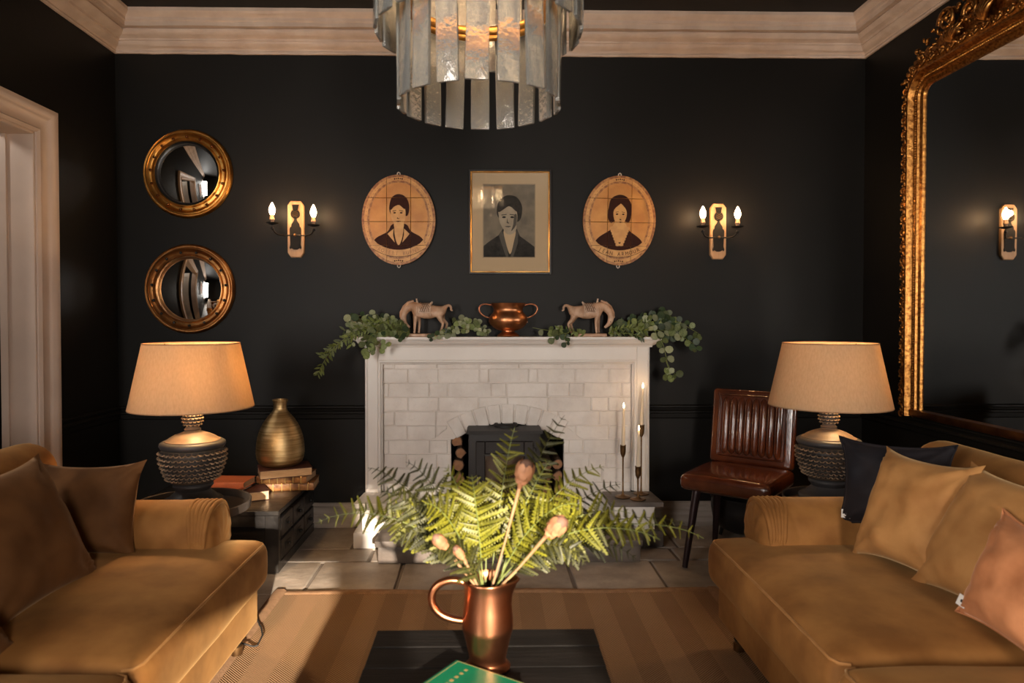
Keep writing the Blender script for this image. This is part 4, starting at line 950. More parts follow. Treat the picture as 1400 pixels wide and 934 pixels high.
# ------------------------------------------------------------------ sofas
MT['foldmat'] = mat('deep_mustard_velvet', (.10, .040, .010), .8, sheen=.2, sheen_tint=(.9, .55, .25), spec=.1)
def sofa(sg, label):
    rt = thing('velvet_sofa', label, 'sofa', (sg * 1.3, 1.4, 0), 0, 'pair of mustard velvet sofas')
    def bx(x0, x1, *a, **k):
        x0, x1 = sorted((sg * x0, sg * x1)); return softbox(x0, x1, *a, **k)
    part('base', bx(.835, 1.78, .28, 2.485, .105, .245, .018, nseg=(8, 20, 2)), 'velvet', rt)
    for (y0, y1, sd) in ((1.575, 2.495, 1), (.62, 1.565, 2)):
        c = part('seat_cushion', bx(.800, 1.58, y0, y1, .240, .405, .042, crown=.036, nseg=(14, 16, 4), wob=.006, seed=sd + sg, sidebulge=.006), 'velvet', rt)
        pp = []
        x_ = .806; r = .035
        for i in range(25):
            y_ = y0 + r + (y1 - y0 - 2 * r) * i / 24; v = (y_ - (y0 + y1) / 2) / ((y1 - y0) / 2); pp.append((sg * (x_ + .004), y_, .392 + .004 * (1 - v ** 4)))
        lead = [(sg * (x_ + .04), y0 + .004, .392), (sg * (x_ + .016), y0 + .012, .392)]; tail = [(sg * (x_ + .016), y1 - .012, .392), (sg * (x_ + .04), y1 - .004, .392)]
        part('piping', MB().tube(lead + pp + tail, .0042, 6), 'velvet_p', c, smooth=60)
    # rolled arm, gathered at the front
    def sec(k=24):
        o = [(2.302, .20), (2.300, .30), (2.300, .40)]; cy, cz, r = 2.405, .455, .113
        for i in range(k + 1):
            a = pi + .15 - (pi + .75) * i / k; o.append((cy + r * cos(a), cz + r * sin(a)))
        o += [(2.49, .33), (2.488, .20), (2.486, .11)]
        return o
    S = sec(); n = len(S); cy, cz = 2.398, .42
    def arm(name, yoff):
        mb = MB(); vs = []
        xs = [(.930, .10), (.9265, .45), (.930, .74), (.938, .88), (.948, .955), (.960, .99)] + [(.972 + .006 * i, 1.0) for i in range(1, 22)] + [(1.12, 1), (1.2, 1), (1.3, 1), (1.45, 1), (1.62, 1), (1.66, .97)]
        for (x, k) in xs:
            for j, (y, z) in enumerate(S):
                ang = atan2(z - cz, y - cy); kk = k; xx = x
                fold = 0
                if x < 1.10: ph = (x - .93) / .030 + .9 * sin(ang * 1.0 + .4) ; fold = .085 * (abs(sin(ph * pi * .5)) ** .55 - .75) * max(0, 1 - (x - .93) / .17) * (1 if z > .30 else .3)
                if k < .96: xx += .006 * abs(sin(ang * 6)) * k * (1 if z > .3 else 0)
                kk = k * (1 + fold); vs.append((sg * xx, cy + (y - cy) * kk + yoff, cz + (z - cz) * (kk if z > .25 else k)))
        m = len(xs); mb.add(vs, [(i * n + j, i * n + (j + 1) % n, (i + 1) * n + (j + 1) % n, (i + 1) * n + j) for i in range(m - 1) for j in range(n)] + [tuple(range(n)), tuple(range((m - 1) * n, m * n))])
        if yoff: mb.v = [(x, 2 * (.355 + .0) + 2.08 - y if False else y, z) for x, y, z in mb.v]
        return part(name, mb, 'velvet', rt, smooth=60)
    arm('arm', 0)
    for k in range(6):
        pts = []
        for i in range(15):
            a = pi * 1.06 - (pi * 1.12) * i / 14; rr = .1085 + .0006 * (k % 2); pts.append((sg * (.944 + .0165 * k * (1 - .45 * abs(cos(a)) ** 2) + .010 * abs(cos(a))), 2.405 + rr * cos(a), .455 + rr * sin(a)))
        part('gathered_fold', MB().tube(pts, [.003] + [.0092] * 13 + [.003], 8), 'velvet', rt, smooth=60)
    # near arm mirrored
    mb = MB(); o = arm('arm', 0)
    o.data = o.data.copy(); 
    for v in o.data.vertices: v.co.y = (.28 + 2.515 - 1.4 * 2) - v.co.y
    o.data.flip_normals()
    # back with a rolled top; far end rounded
    B = [(1.56, .24), (1.545, .45), (1.54, .60)]
    for i in range(17): a = pi + .1 - (pi + .5) * i / 16; B.append((1.645 + .105 * cos(a), .655 + .105 * sin(a)))
    B += [(1.72, .50), (1.76, .11), (1.60, .11)]
    nb = len(B); ys = [(2.50, .5), (2.497, .80), (2.487, .93), (2.468, .985), (2.44, 1)] + [(2.4 - .1 * i, 1) for i in range(21)] + [(.33, .985), (.31, .93), (.30, .6)]
    vs = []; cx, cz2 = 1.64, .45
    for (y, k) in ys:
        for (x, z) in B: vs.append((sg * (cx + (x - cx) * k + .004 * nz((x, y * 3, z * 3), 2)), y, cz2 + (z - cz2) * (1 - (1 - k) * .35) + .006 * nz((x, y * 2, z), 3)))
    m = len(ys)
    part('back', MB().add(vs, [(i * nb + j, i * nb + (j + 1) % nb, (i + 1) * nb + (j + 1) % nb, (i + 1) * nb + j) for i in range(m - 1) for j in range(nb)] + [tuple(range(nb)), tuple(range((m - 1) * nb, m * nb))]), 'velvet', rt, smooth=60)
    for x in (.895, 1.70):
        for y in (2.43, .36):
            l = part('leg', MB().lathe([(.010, .045), (.017, .052), (.016, .070), (.024, .090), (.026, .112)], 14, (sg * x, y, 0)), 'blackwood', rt, smooth=50)
            part('castor', MB().lathe([(.006, .012), (.019, .014), (.020, .044), (.014, .048), (0, .048)], 14, (sg * x, y, 0)), 'bronze', l, smooth=50)
    return rt
sofa(-1, 'mustard velvet sofa with rolled arm, against the left wall beside the doorway')
sofa(1, 'mustard velvet sofa with rolled arm, under the large gilt mirror')

def pillow(label, BL, BR, TL, T, m, seed, pipe=None, ear=.06, group=None, cat='cushion', name='throw_pillow', back=False, tagpos=None):
    BL, BR, TL = map(Vector, (BL, BR, TL)); X = BR - BL; Z = TL - BL; a, b = X.length / 2, Z.length / 2; X.normalize(); Z = (Z - X * Z.dot(X)).normalized(); Yn = X.cross(Z) * -1
    Nn = Z.cross(X)   # outward toward the viewer side (-Y local)
    c = BL + X * a + Z * b; mb = MB(); n = 26
    def prof(u, v):
        k = max(0, (1 - abs(u) ** 3.2)) ** .62 * max(0, (1 - abs(v) ** 3.2)) ** .62
        return k
    def P(u, v, s):
        ex = 1 - .075 * cos(pi * v / 2) * abs(u) ** 2; ez = 1 - .075 * cos(pi * u / 2) * abs(v) ** 2; cr = (abs(u) * abs(v)) ** 5 * ear
        x = a * u * ex * (1 + cr); z = b * v * ez * (1 + cr)
        t = T / 2 * prof(u, v)
        for (cu, cv) in ((-1, -1), (1, -1), (-1, 1), (1, 1)):
            du, dv = u - cu, v - cv; d = sqrt(du * du + dv * dv); ang = atan2(dv, du)
            t += .011 * sin(ang * 9 + seed + cu) * max(0, 1 - d / 1.0) ** 1.4 * min(1, prof(u, v) * 3)
        t += .012 * nz((u * 1.6, v * 1.6, s), 1.3, seed) * prof(u, v) + .005 * nz((u, v, s), 4.5, seed + 4) * prof(u, v)
        return (x, s * t, z)
    def den(i): q = -1 + 2 * i / n; return math.copysign(abs(q) ** .8, q)
    for s in (-1, 1):
        vs = [P(den(i), den(j), s) for j in range(n + 1) for i in range(n + 1)]
        mb.add(vs, [(j * (n + 1) + i, j * (n + 1) + i + 1, (j + 1) * (n + 1) + i + 1, (j + 1) * (n + 1) + i) for j in range(n) for i in range(n)])
    o = link(name, mb.mesh(name, None, 70), m); M = basis(X, X.cross(Z) * -1 if False else Z.cross(X), Z, c)
    o.matrix_world = M; o.location = c; o.rotation_euler = M.to_euler(); tag(o, label, cat, group)
    if pipe:
        q = []
        for i in range(n): q.append(P(den(i), -1, 1))
        for i in range(n): q.append(P(1, den(i), 1))
        for i in range(n): q.append(P(den(n - i), 1, 1))
        for i in range(n): q.append(P(-1, den(n - i), 1))
        link('piping', MB().tube(q, .0036, 6, closed=True).mesh('piping', None, 60), pipe, o)
    if tagpos:
        u, v = tagpos; p = P(u, v, 1); x, z = p[0], p[2]
        lb = MB().box(x - .014, x + .014, -.0225, -.0205, z - .014, z + .014)
        t_ = link('label_tag', lb.mesh('label_tag', None, 0), 'label', o); t_['label'] = 'small white cotton label'
        link('printed_mark', MB().prism(ell(x, z, .004, .004, 12), -.0232, -.0224).mesh('printed_mark', None, 0), 'ink', t_)
    return o
G = 'cushions on the right sofa'
pillow('dark navy velvet cushion in the far corner of the right sofa', at(1150, 712, 2.33), at(1300, 735, 2.12), at(1156, 602, 2.37), .15, 'navy', 3, 'navy', .10, G, tagpos=(-.88, -.80))
pillow('ochre velvet cushion leaning in front of the dark navy one', at(1170, 753, 2.20), at(1290, 800, 1.90), at(1212, 616, 2.25), .16, 'velvet_p', 5, None, .09, G)
pillow('ochre velvet cushion between the rust cushion and the other ochre one', at(1252, 791, 1.97), at(1420, 880, 1.58), at(1318, 636, 2.02), .16, 'velvet_p', 9, None, .09, G)
pillow('rust orange velvet cushion with a small white label, nearest on the right sofa', at(1315, 834, 1.74), at(1470, 945, 1.42), at(1338, 694, 1.80), .17, 'rust', 14, 'rust', .09, G, tagpos=(-.93, -.80))
G = 'cushions on the left sofa'
pillow('brown velvet cushion standing against the far arm of the left sofa', (-1.50, 2.24, .427), (-1.165, 2.255, .427), (-1.52, 2.31, .715), .14, 'velvet_b', 21, None, .09, G)
pillow('brown velvet cushion leaning on the back of the left sofa, middle of three', (-1.23, 1.68, .415), (-1.20, 2.11, .425), (-1.41, 1.68, .765), .15, 'velvet_b', 25, None, .08, G)
pillow('brown velvet cushion at the left edge of the photograph, nearest on the left sofa', (-1.13, 1.22, .415), (-1.145, 1.66, .415), (-1.36, 1.22, .66), .14, 'velvet_b', 29, None, .08, G)

# ------------------------------------------------------------------ coffee table, jug, green book
tb = thing('coffee_table', 'low black stained plank coffee table in the middle of the rug', 'table', (-.01, 1.1, 0))
rng = random.Random(2); y = 1.716; k = 0
while y > .45:
    w_ = rng.uniform(.095, .125) if k else .092
    part('plank', MB().box(-.283 + rng.uniform(-.002, .002), .262 + rng.uniform(-.002, .002), y - w_ + .003, y, .392, .420 - rng.uniform(0, .0012), .0015), 'blackwood', tb); y -= w_; k += 1
part('apron', MB().box(-.265, .245, y + .03, 1.69, .30, .392, .003), 'blackwood', tb)
for x in (-.262, .212):
    for yy in (1.66, y + .06): part('leg', MB().box(x, x + .03, yy - .03, yy, .012, .392, .003), 'blackwood', tb)
JX, JY, JZ = -.004, 1.53, .4205
jug = thing('copper_jug', 'copper jug with a loop handle holding ferns on the black table', 'jug', (JX, JY, JZ))
def spout(a, z):
    k = max(0, (z - .155) / .04); d = (a + pi) % (2 * pi) - pi
    return 1 + .30 * min(1, k) * math.exp(-(d / .42) ** 2)
pf = [(0, 0), (.050, 0), (.051, .004), (.046, .010), (.0415, .015), (.0405, .019), (.0425, .03), (.049, .06), (.0555, .085), (.0575, .092), (.0572, .098), (.0568, .115), (.0545, .135), (.0525, .155), (.0520, .175), (.0525, .190), (.0545, .196), (.0540, .199), (.0515, .196), (.0500, .175), (.0520, .13), (.050, .10), (.038, .03), (0, .025)]
part('body', MB().lathe(pf, 48, (JX, JY, JZ), rfun=spout), 'copper', jug, smooth=50)
part('rolled_rim', MB().tube([(JX + .0535 * spout(a, .197) * cos(a), JY + .0535 * spout(a, .197) * sin(a), JZ + .198) for a in [2 * pi * i / 48 for i in range(48)]], .0028, 8, closed=True), 'copper', jug, smooth=60)
part('handle', MB().tube(bez((JX - .048, JY, JZ + .190), (JX - .135, JY, JZ + .225), (JX - .165, JY, JZ + .11), (JX - .052, JY, JZ + .105), 22), [.0095 + .002 * sin(i / 22 * pi) for i in range(23)], 10, flat=.8), 'copper', jug, smooth=60)

def book(name, label, c, w_, d, h, rot, cover, page='page', spine='-y', cat='book', group=None, over=.004, bands=0, deco=None):
    """closed book lying flat; local x = width, y = depth"""
    t = thing(name, label, cat, c, R(rot), group); ct = .0026
    ax = {'-y': (0, -1), '+y': (0, 1), '-x': (-1, 0), '+x': (1, 0)}[spine]
    pg = MB().box(-w_ / 2 + (over if ax[0] >= 0 else .003), w_ / 2 - (over if ax[0] <= 0 else .003), -d / 2 + (over if ax[1] >= 0 else .003), d / 2 - (over if ax[1] <= 0 else .003), ct, h - ct, .0)
    part('pages', pg, page, t, world=False, smooth=0)
    cv = MB().box(-w_ / 2, w_ / 2, -d / 2, d / 2, 0, ct, .0008).box(-w_ / 2, w_ / 2, -d / 2, d / 2, h - ct, h, .0008)
    N_ = 8; prof_ = [(.5 * h * (1 - .999 * cos(pi * i / N_)), .004 + .005 * sin(pi * i / N_)) for i in range(N_ + 1)]
    L_ = (w_ if ax[1] else d) / 2; vs = []
    for e in (-L_, L_):
        for (z, o_) in prof_:
            vs.append((e, ax[1] * (d / 2 - .004 + o_), z) if ax[1] else (ax[0] * (w_ / 2 - .004 + o_), e, z))
    n_ = N_ + 1; cv.add(vs, [(i, i + 1, n_ + i + 1, n_ + i) for i in range(N_)] + [tuple(range(n_)), tuple(range(n_, 2 * n_))])
    part('cover', cv, cover, t, world=False, smooth=40)
    for k in range(bands):
        e = -L_ + 2 * L_ * (k + .7) / (bands + .4); tt = MB().tube([((e, ax[1] * (d / 2 - .002 + o_), z) if ax[1] else (ax[0] * (w_ / 2 - .002 + o_), e, z)) for z, o_ in prof_], .0028, 6)
        part('raised_band', tt, 'giltprint', t, world=False, smooth=50)
    return t
gb = book('green_book', 'emerald green clothbound book with gilt marks on the black table', (-.070, 1.335, .4205), .20, .285, .026, -34.3, 'green', spine='-x')
ru = MB(); z = .0262
for q in ((-.094, .094, .1395, .1405), (-.094, .094, -.1405, -.1395), (-.095, -.094, -.14, .14), (.094, .095, -.14, .14)): ru.box(q[0], q[1], q[2], q[3], z - .0004, z + .0001)
part('gilt_rule', ru, 'giltprint', gb, world=False, smooth=0, kind='stuff')
mk = MB(); rr = random.Random(4)
for i in range(13):
    yy = .118 - i * .0165; mk.box(-.060 - rr.uniform(0, .0015), -.053, yy - rr.uniform(.003, .0055), yy + .003, z - .0004, z + .0002)
part('gilt_marks', mk, 'giltprint', gb, world=False, smooth=0, kind='stuff')
mk = MB(); MM = Matrix.Rotation(R(-90), 4, 'X')
for k in range(-2, 3): mk.add([(.006 + k * .011 + .0055 * cos(2 * pi * i / 10), .068 + .008 * sin(2 * pi * i / 10) - abs(k) * .003, z + .0002) for i in range(10)], [tuple(range(10))])
mk.box(-.020, .032, .040, .056, z - .0004, z + .0002); part('gilt_emblem', mk, 'giltprint', gb, world=False, smooth=0, kind='stuff')

# ------------------------------------------------------------------ lamps on round tray tables
def nub_rows(mb, tp, c, rows, rf, size, out=.0115):
    for ri, (z, n) in enumerate(rows):
        r = rf(z)
        for k in range(n):
            u = 2 * pi * (k + .5 * (ri % 2)) / n; w_ = pi * r / n * 1.02; h_ = size
            er = Vector((cos(u), sin(u), 0)); et = Vector((-sin(u), cos(u), 0)); o = Vector((c[0], c[1], c[2] + z)) + er * r
            P = [o + et * w_ + er * .001, o + et * w_ * .6 + Vector((0, 0, h_ * .8)) + er * .002, o - et * w_ * .6 + Vector((0, 0, h_ * .8)) + er * .002, o - et * w_ + er * .001,
                 o - et * w_ * .55 - Vector((0, 0, h_ * .75)) + er * .006, o + et * w_ * .55 - Vector((0, 0, h_ * .75)) + er * .006]
            tip = o + er * out - Vector((0, 0, h_ * .45)); dip = o + er * .001 + Vector((0, 0, h_ * .18))
            mb.add(P + [tip, dip], [(0, 1, 7), (1, 2, 7), (2, 3, 7), (3, 6, 7), (6, 0, 7)]); tp.add(P + [tip, dip], [(3, 4, 6), (4, 5, 6), (5, 0, 6)])
            l1, l2 = o + et * w_ * .95, o - et * w_ * .95; tp.tube([l1 + er * .002, tip.lerp(l1, .5) + er * .001, tip, tip.lerp(l2, .5) + er * .001, l2 + er * .002], .0011 if out > .01 else .0008, 4, caps=False)
MT['scaledark'] = mat('blue_black_scale_paint', (.022, .021, .022), .5, col2=(.045, .038, .032), nscale=20)
MT['scaletip'] = mat('rubbed_tan_wood', (.38, .26, .155), .55, col2=(.13, .09, .06), nscale=24, ndetail=5)
def table_lamp(label, cx, cy, z0, w_lamp):
    t = thing('table_lamp', label, 'lamp', (cx, cy, z0), 0, 'carved table lamps with linen shades')
    c = (cx, cy, z0)
    part('foot', MB().lathe([(0, 0), (.113, 0), (.116, .006), (.116, .030), (.110, .036), (.096, .040), (.090, .048), (.072, .062), (.066, .072), (.070, .080), (.078, .088), (.078, .096), (.070, .103), (.060, .108)], 48, c), 'carvedfoot', t, smooth=50)
    rf = lambda z: .072 + .051 * max(0, min(1, (z - .095) / .105)) ** .62
    part('bowl', MB().lathe([(.060, .104)] + [(rf(z) - .001, z) for z in [.108 + .013 * i for i in range(10)]] + [(.118, .238), (.11, .246)], 48, c), 'carved', t, smooth=60)
    nb = MB(); rows_ = [(.232, 34), (.213, 34), (.194, 34), (.175, 34), (.157, 34), (.141, 34), (.126, 34)]
    tp = MB(); nub_rows(nb, tp, c, rows_, rf, .0105); part('carved_scales', nb, 'scaledark', t, smooth=0, kind='stuff'); part('rubbed_scale_tips', tp, 'scaletip', t, smooth=0, kind='stuff')
    part('bowl_rim', MB().lathe([(.112, .242), (.122, .246), (.127, .256), (.125, .266), (.116, .272), (.105, .273)], 48, c), 'carvedfoot', t, smooth=60)
    part('dome', MB().lathe([(.108, .270), (.106, .276), (.099, .278), (.090, .286), (.070, .297), (.048, .305), (.034, .310), (.030, .316), (.033, .320), (.026, .326), (.022, .334)], 48, c), 'carveddome', t, smooth=50)
    sp = lambda z: .040 * sqrt(max(.05, 1 - ((z - .363) / .040) ** 2))
    part('finial_ball', MB().lathe([(.018, .328)] + [(sp(z) * .92, z) for z in [.330 + .0082 * i for i in range(9)]] + [(.012, .40)], 32, c), 'carved', t, smooth=60)
    nb = MB(); tp = MB(); nub_rows(nb, tp, c, [(.393, 12), (.381, 15), (.368, 16), (.354, 16), (.341, 14)], lambda z: sp(z) * .93, .0075, .0065); part('carved_scales', nb, 'scaledark', t, smooth=0, kind='stuff'); part('rubbed_scale_tips', tp, 'scaletip', t, smooth=0, kind='stuff')
    part('lamp_stem', MB().tube([(cx, cy, z0 + .39), (cx, cy, z0 + .50)], .007, 10), 'bronze', t, smooth=60)
    rb, rt_, zb, zt = .2385, .184, .408, .670
    sh = MB().lathe([(rb, zb), (rb + .001, zb + .002), (rt_ + .001, zt - .002), (rt_, zt), (rt_ - .002, zt - .002), (rb - .002, zb + .002)], 72, c)
    sh.f = [f for f in sh.f if len(f) == 4]; N_ = len(sh.v) // 6
    sh.f += [(5 * 72 + k, 5 * 72 + (k + 1) % 72, (k + 1) % 72, k) for k in range(72)]
    s = part('lampshade', sh, 'shade', t, smooth=50)
    for (r, z) in ((rb, zb), (rt_, zt)): part('shade_trim', MB().tube([(cx + r * cos(2 * pi * i / 64), cy + r * sin(2 * pi * i / 64), z0 + z) for i in range(64)], .0022, 6, closed=True), 'jute_band', s, smooth=60)
    sd = MB()
    for k in range(3): sd.tube([(cx, cy, z0 + .49), (cx + rt_ * cos(2 * pi * k / 3 + .5), cy + rt_ * sin(2 * pi * k / 3 + .5), z0 + zt - .004)], .002, 5)
    part('shade_carrier', sd, 'bronze', s, smooth=60)
    part('bulb', MB().ball((cx, cy, z0 + .54), .030, 16, 10), 'bulb_soft', t, smooth=80)
    light('lamp_bulb', 'POINT', (cx + .05, cy - .02, z0 + .54), w_lamp, (1, .63, .29), shadow_soft_size=.035)
    return t
MT['bulb_soft'] = mat('soft_lit_bulb', (1, .9, .7), .4, emit=(1, .62, .3), estr=6)
def tray_table(label, cx, cy, zt, r, leg):
    t = thing('tray_table', label, 'side table', (cx, cy, 0), 0, 'round tray side tables')
    part('tray', MB().lathe([(0, zt - .008), (r - .01, zt - .008), (r, zt - .004), (r + .004, zt + .028), (r + .002, zt + .031), (r - .003, zt + .028), (r - .008, zt), (0, zt)], 64, (cx, cy, 0)), 'traymat', t, smooth=40)
    part('stem', MB().lathe([(.025, .02), (.018, .06), (.016, zt - .05), (.05, zt - .008)], 20, (cx, cy, 0)), 'black', t, smooth=50)
    part('foot', MB().lathe([(0, .001), (.15, .001), (.15, .010), (.03, .022), (0, .024)], 40, (cx, cy, 0)), 'black', t, smooth=40)
MT['traymat'] = mat('black_lacquer_tray', (.035, .028, .024), .35, col2=(.06, .045, .036), nscale=5)
tray_table('round black tray table under the left lamp', -1.205, 2.80, .432, .222, 0)
tray_table('round black tray table under the right lamp, mostly behind the sofa arm', 1.435, 2.82, .430, .20, 0)
table_lamp('table lamp with carved base and linen shade, left of the fireplace', -1.215, 2.83, .4325, 8)
table_lamp('table lamp with carved base and linen shade, in front of the brown leather chair', 1.428, 2.86, .4305, 4.5)

# ------------------------------------------------------------------ black chest, books, vase
CX0, CX1, CY0, CY1, CH = -1.74, -.995, 3.243, 3.905, .297
cs = thing('black_chest', 'low scuffed black chest with small drawers on the floor, left of the fireplace', 'chest', ((CX0 + CX1) / 2, (CY0 + CY1) / 2, 0))
part('top_panel', MB().box(CX0 - .004, CX1 + .004, CY0 - .004, CY1 + .004, CH - .022, CH, .003), 'chest', cs)
m = MB(); m.box(CX0, CX0 + .05, CY0, CY0 + .03, 0.001, CH - .022, .002); part('front_stile', m, 'chest', cs)
part('front_stile', MB().box(CX1 - .062, CX1, CY0, CY0 + .03, 0.001, CH - .022, .002), 'chest', cs)
part('front_rail', MB().box(CX0 + .05, CX1 - .062, CY0 + .001, CY0 + .03, CH - .075, CH - .022, .002), 'chest', cs)
part('front_rail', MB().box(CX0 + .05, CX1 - .062, CY0 + .001, CY0 + .03, .055, .085, .002), 'chest', cs)
part('front_panel', MB().box(CX0 + .04, CX1 - .05, CY0 + .018, CY0 + .028, .06, CH - .05), 'blackwood', cs)
part('carcass', MB().box(CX0 + .003, CX1 - .022, CY0 + .03, CY1, .03, CH - .024), 'blackwood', cs)
part('plinth_rail', MB().box(CX1 - .022, CX1 - .002, CY0 + .03, CY1, .001, .045, .002), 'chest', cs)
rowsz = [(.052, .148), (.156, .252)]
for (z0, z1) in rowsz:
    for k in range(3):
        y0 = CY0 + .040 + k * .205; d = part('drawer', MB().box(CX1 - .02, CX1 + .001, y0, y0 + .197, z0, z1, .004), 'chest', cs)
        part('drawer_knob', MB().ball((CX1 + .012, y0 + .0985, (z0 + z1) / 2), .010, 10, 6), 'black', d, smooth=60)
        part('drawer_plate', MB().box(CX1 + .0005, CX1 + .003, y0 + .06, y0 + .137, (z0 + z1) / 2 - .018, (z0 + z1) / 2 + .018, .001), 'black', d)
zc_ = CH + .0005
book('antique_book', 'tooled brown leather book at the bottom of the stack under the brass vase', (-1.078, 3.72, zc_), .285, .19, .040, 5, 'book_brown', spine='-y', bands=6, group='old books under the vase')
book('antique_book', 'tooled brown leather book in the middle of the stack under the brass vase', (-1.090, 3.715, zc_ + .0405), .265, .185, .037, -2, 'book_brown', spine='-y', bands=6, group='old books under the vase')
book('thick_book', 'thick maroon book with pale page edges directly under the brass vase', (-1.092, 3.675, zc_ + .078), .265, .185, .044, 22, 'book_mar', spine='+y')
book('dark_book', 'dark maroon book with pale page edges lying between the tray and the vase', (-1.235, 3.475, zc_), .215, .165, .046, 27, 'book_mar', spine='+y')
book('thin_book', 'thin pale booklet under the orange book', (-1.325, 3.49, zc_ + .0465), .19, .135, .012, -10, 'label', spine='-x')
book('orange_book', 'orange clothbound book on top of the pile beside the left lamp', (-1.312, 3.50, zc_ + .059), .195, .15, .034, -3, 'book_or', spine='-y')
VX, VY, VZ = -1.122, 3.70, zc_ + .1225
vs_ = thing('brass_vase', 'bottle shaped ribbed brass vase standing on the stack of old books', 'vase', (VX, VY, VZ))
pf = [(0, 0), (.080, 0), (.098, .006), (.112, .018), (.121, .038), (.1255, .065), (.1250, .095), (.1225, .125), (.117, .155), (.107, .187), (.092, .220), (.073, .250), (.055, .272), (.041, .288), (.0355, .300), (.0345, .325), (.038, .342), (.040, .350), (.034, .350), (.030, .30), (0, .28)]
fine = []
for (r0, z0), (r1, z1) in zip(pf, pf[1:]):
    k = max(1, int(abs(z1 - z0) / .005))
    for i in range(k): t_ = i / k; z_ = z0 + (z1 - z0) * t_; r_ = r0 + (r1 - r0) * t_; fine.append((r_ + (.0003 * sin(z_ * 900) if .02 < z_ < .29 else 0), z_))
part('body', MB().lathe(fine + [pf[-1]], 56, (VX, VY, VZ)), 'brass', vs_, smooth=60)
part('collar', MB().tube([(VX + .0375 * cos(2 * pi * i / 32), VY + .0375 * sin(2 * pi * i / 32), VZ + .349) for i in range(32)], .0032, 8, closed=True), 'brass', vs_, smooth=60)

# ------------------------------------------------------------------ brown leather chair
chr_ = thing('leather_chair', 'brown leather dining chair with ribbed back at the right of the fireplace', 'chair', (1.215, 3.325, 0), R(-39))
seat = softbox(-.215, .215, -.215, .205, .378, .458, .030, crown=.010, nseg=(10, 10, 2), wob=.003, seed=2)
part('seat', seat, 'leather', chr_, world=False)
part('seat_welt', MB().tube([(-.208, -.206, .432), (-.10, -.216, .434), (0, -.217, .435), (.10, -.216, .434), (.208, -.206, .432)], .0028, 6), 'leather', chr_, world=False, smooth=60)
Mb = Matrix.Translation((0, .185, .455)) @ Matrix.Rotation(R(-9), 4, 'X')
bk = MB().mb(softbox(-.212, .212, -.022, .024, .0, .385, .020, nseg=(8, 2, 10), wob=.002, seed=7), Mb); part('backrest', bk, 'leather', chr_, world=False)
fr_ = [(-.158, .046), (-.168, .065), (-.168, .33), (-.155, .350), (.155, .350), (.168, .33), (.168, .065), (.158, .046), (.13, .040), (-.13, .040)]
part('stitched_border', MB().mb(MB().tube([(x, -.024, z) for x, z in smooth_poly(fr_, 3)], .0055, 6, closed=True), Mb), 'leather', chr_, world=False, smooth=60)
for k in range(8):
    x = -.133 + k * .038
    rb = MB().tube([(x, -.014, .052), (x, -.020, .062), (x, -.023, .085), (x, -.023, .30), (x, -.020, .325), (x, -.014, .338)], [.011, .0175, .0192, .0192, .0175, .011], 12, flat=.85)
    part('back_rib', MB().mb(rb, Mb), 'leather', chr_, world=False, smooth=60)
for (sx, sy) in ((-1, -1), (1, -1), (-1, 1), (1, 1)):
    part('leg', MB().tube([(sx * .150, sy * .14, .382), (sx * .188, sy * .195, .001)], [.021, .014], 12), 'legmat', chr_, world=False, smooth=50)
part('seat_frame', MB().box(-.17, .17, -.16, .17, .365, .382, .004), 'black', chr_, world=False)
MT_leg = 0
# black log cauldron behind the chair
cp = thing('black_cauldron', 'round black iron cauldron on the floor behind the brown leather chair', 'cauldron', (1.40, 3.74, 0))
part('bowl', MB().lathe([(0, .030), (.07, .034), (.13, .06), (.165, .11), (.175, .17), (.172, .22), (.178, .228), (.178, .236), (.168, .232), (.163, .15), (0, .05)], 40, (1.40, 3.74, 0)), 'black', cp, smooth=50)
for k in range(3): u = 2 * pi * k / 3 + .6; part('foot', MB().tube([(1.40 + .11 * cos(u), 3.74 + .11 * sin(u), .06), (1.40 + .125 * cos(u), 3.74 + .125 * sin(u), .001)], [.014, .009], 8), 'black', cp, smooth=50)
part('handle', MB().tube(bez((1.225, 3.74, .225), (1.24, 3.74, .36), (1.56, 3.74, .36), (1.575, 3.74, .225), 16), .006, 8), 'black', cp, smooth=60)

# ------------------------------------------------------------------ candlesticks on the right plinth
def candlestick(label, x, y, zcup, zc0, zc1, tilt):
    z0 = .2365; t = thing('candlestick', label, 'candlestick', (x, y, z0), 0, 'brass candlesticks on the hearth')
    part('base', MB().lathe([(0, 0), (.040, 0), (.043, .003), (.041, .006), (.014, .009), (.008, .016)], 28, (x, y, z0)), 'bronze', t, smooth=50)
    part('stem', MB().lathe([(.0065, .010), (.0045, .04), (.0042, zcup - z0 - .05), (.0048, zcup - z0 - .006)], 10, (x, y, z0)), 'bronze', t, smooth=50)
    part('cup', MB().lathe([(.004, -.008), (.008, -.002), (.0135, .012), (.0155, .030), (.0160, .058), (.0170, .060), (.0140, .060), (.012, .03), (0, .02)], 20, (x, y, zcup)), 'bronze', t, smooth=50)
    c = thing('taper_candle', label.replace('brass candlestick', 'lit ivory taper candle').replace('standing', 'burning'), 'candle', (x, y, zcup + .022), 0, 'lit taper candles by the fireplace')
    zt = zc1; P_ = [(x, y, zcup + .022), (x + tilt * .4, y, (zcup + zt) / 2), (x + tilt, y, zt)]
    part('wax', MB().tube(P_, [.0105, .0095, .0055], 12), 'candle', c, smooth=60)
    part('wick', MB().tube([P_[-1], (x + tilt, y, zt + .008)], .0009, 5), 'ink', c)
    part('flame', MB().lathe([(0, 0), (.0035, .004), (.0048, .010), (.0035, .019), (.0012, .028), (0, .031)], 10, (x + tilt, y, zt + .004)), 'flame', c, smooth=80)
    light('candle_flame', 'POINT', (x + tilt, y - .012, zt + .02), .10, (1, .58, .25), shadow_soft_size=.008)
